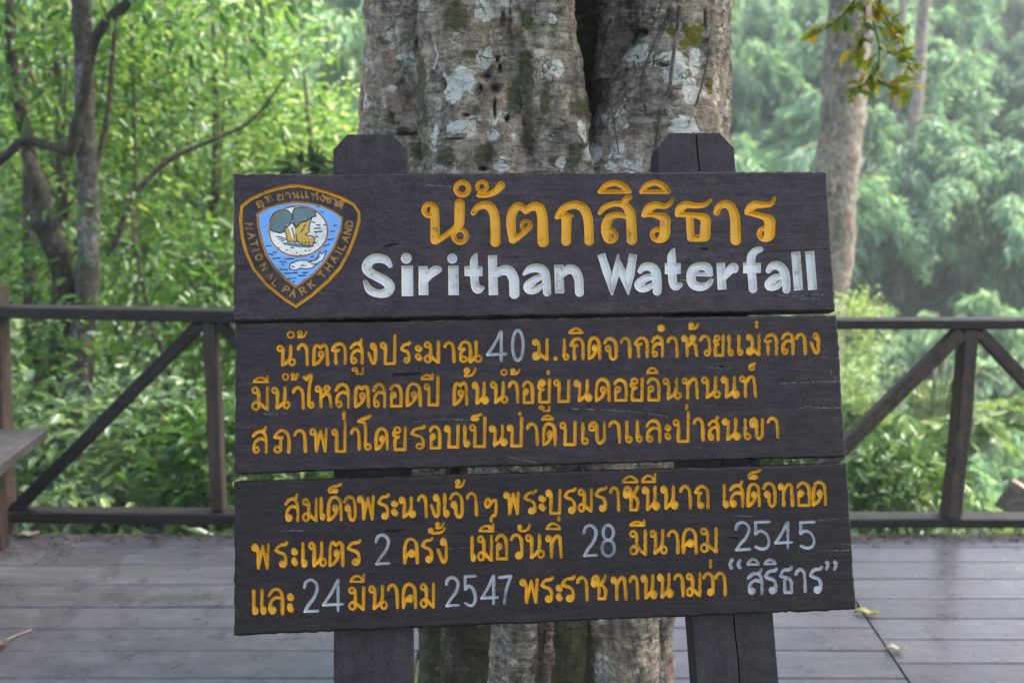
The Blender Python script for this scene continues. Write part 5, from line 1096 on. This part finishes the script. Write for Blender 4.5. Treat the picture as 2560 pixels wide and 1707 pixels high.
# ---- ground cover beyond the deck
n = 16000; x = rng.uniform(-8, 12, n); y = 4.75 + rng.uniform(0, 1, n) ** 1.6 * 16
C = np.stack([x, y, ground_z(x, y) + rng.uniform(0, .22, n)], 1)
gc = leaves('ground_cover', C, np.stack([rng.normal(0, .6, n), rng.normal(-.2, .5, n), rng.uniform(.1, 1, n)], 1), .17, .075, M['leaf_cool'], None); tag(gc, 'low green leaves covering the ground beyond the deck', 'ground cover', kind='stuff')
# ---- dry litter along the far edge of the deck, fallen leaves, twig
n = 1500; x = rng.uniform(-3.2, 3.4, n); y = DECK_END - .02 - np.abs(rng.normal(0, .05, n)) - .25 * (x < -1.85) * rng.uniform(0, 1, n) ** 2
C = np.stack([x, y, rng.uniform(.001, .012, n)], 1); a = rng.uniform(0, 6.28, n)
tag(leaves('leaf_litter', C, np.stack([np.cos(a), np.sin(a), rng.uniform(-.05, .3, n)], 1), .022, .012, M['litter'], None, .1, np.tile([0, 0, 1.], (n, 1)) + rng.normal(0, .25, (n, 3))), 'brown dry leaf litter along the far edge of the deck', 'litter', kind='stuff')
def fallen(name, x, y, ang, ln, wd, m, lab):
    p = UZ(x, y, 0.004); vs = []; nn = 9
    for i in range(nn):
        t = i / (nn - 1); wv = wd * math.sin(math.pi * min(1, t * .97 + .015)) ** .7
        for s in (-1, -.5, 0, .5, 1): vs.append(((t - .5) * ln, s * wv / 2, .002 + .010 * abs(s) ** 1.5 + .008 * math.sin(t * 5) ** 2))
    fs = [(i * 5 + j, (i + 1) * 5 + j, (i + 1) * 5 + j + 1, i * 5 + j + 1) for i in range(nn - 1) for j in range(4)]
    mb = MB(); mb.add(vs, fs); o = mb.build(name, M[m], None, True); o.location = p; o.rotation_euler = (0, 0, R(ang)); tag(o, lab, 'leaf', 'fallen leaves on the deck')
    mo = o.modifiers.new('thick', 'SOLIDIFY'); mo.thickness = .0012
fallen('fallen_leaf', 1990, 1411, -22, .085, .034, 'dryleaf', 'yellow fallen leaf at the bottom right corner of the sign')
fallen('fallen_leaf', 2057, 1495, -12, .066, .030, 'paleleaf', 'pale tan fallen leaf on the mitred deck joint')
fallen('fallen_leaf', 2, 1487, 60, .06, .04, 'litter', 'curled brown fallen leaf at the left edge of the deck')
fallen('fallen_leaf', 65, 1231, 10, .09, .05, 'paleleaf', 'tan fallen leaf beside the left railing post')
tw = [UZ(-6, 1478, .006), UZ(30, 1462, .007), UZ(72, 1445, .005)]
o = MB().tube(tw, [.005, .004, .0025], 7, .3).build('dry_twig', M['drytwig'], None, True, org=tw[0]); tag(o, 'straw-coloured dry twig on the left deck boards', 'twig')

# ================================================================== THE AIR
hz = MB(); hz.add([(x, y, z) for z in (-9.0, 52.0) for x, y in ((-95, -25), (115, -25), (115, 115), (-95, 115))], [(0, 3, 2, 1), (4, 5, 6, 7), (0, 1, 5, 4), (1, 2, 6, 5), (2, 3, 7, 6), (3, 0, 4, 7)])
hm = bpy.data.materials.new('valley_haze'); hm.use_nodes = True; ht = hm.node_tree; ht.nodes.remove(ht.nodes["Principled BSDF"])
pv = ht.nodes.new("ShaderNodeVolumePrincipled"); pv.inputs['Color'].default_value = (0.88, 0.96, 0.96, 1); pv.inputs['Density'].default_value = 0.0020
ht.links.new(pv.outputs[0], ht.nodes["Material Output"].inputs['Volume'])
tag(hz.build('haze', hm), 'thin pale haze in the air over the valley', 'haze', kind='stuff')
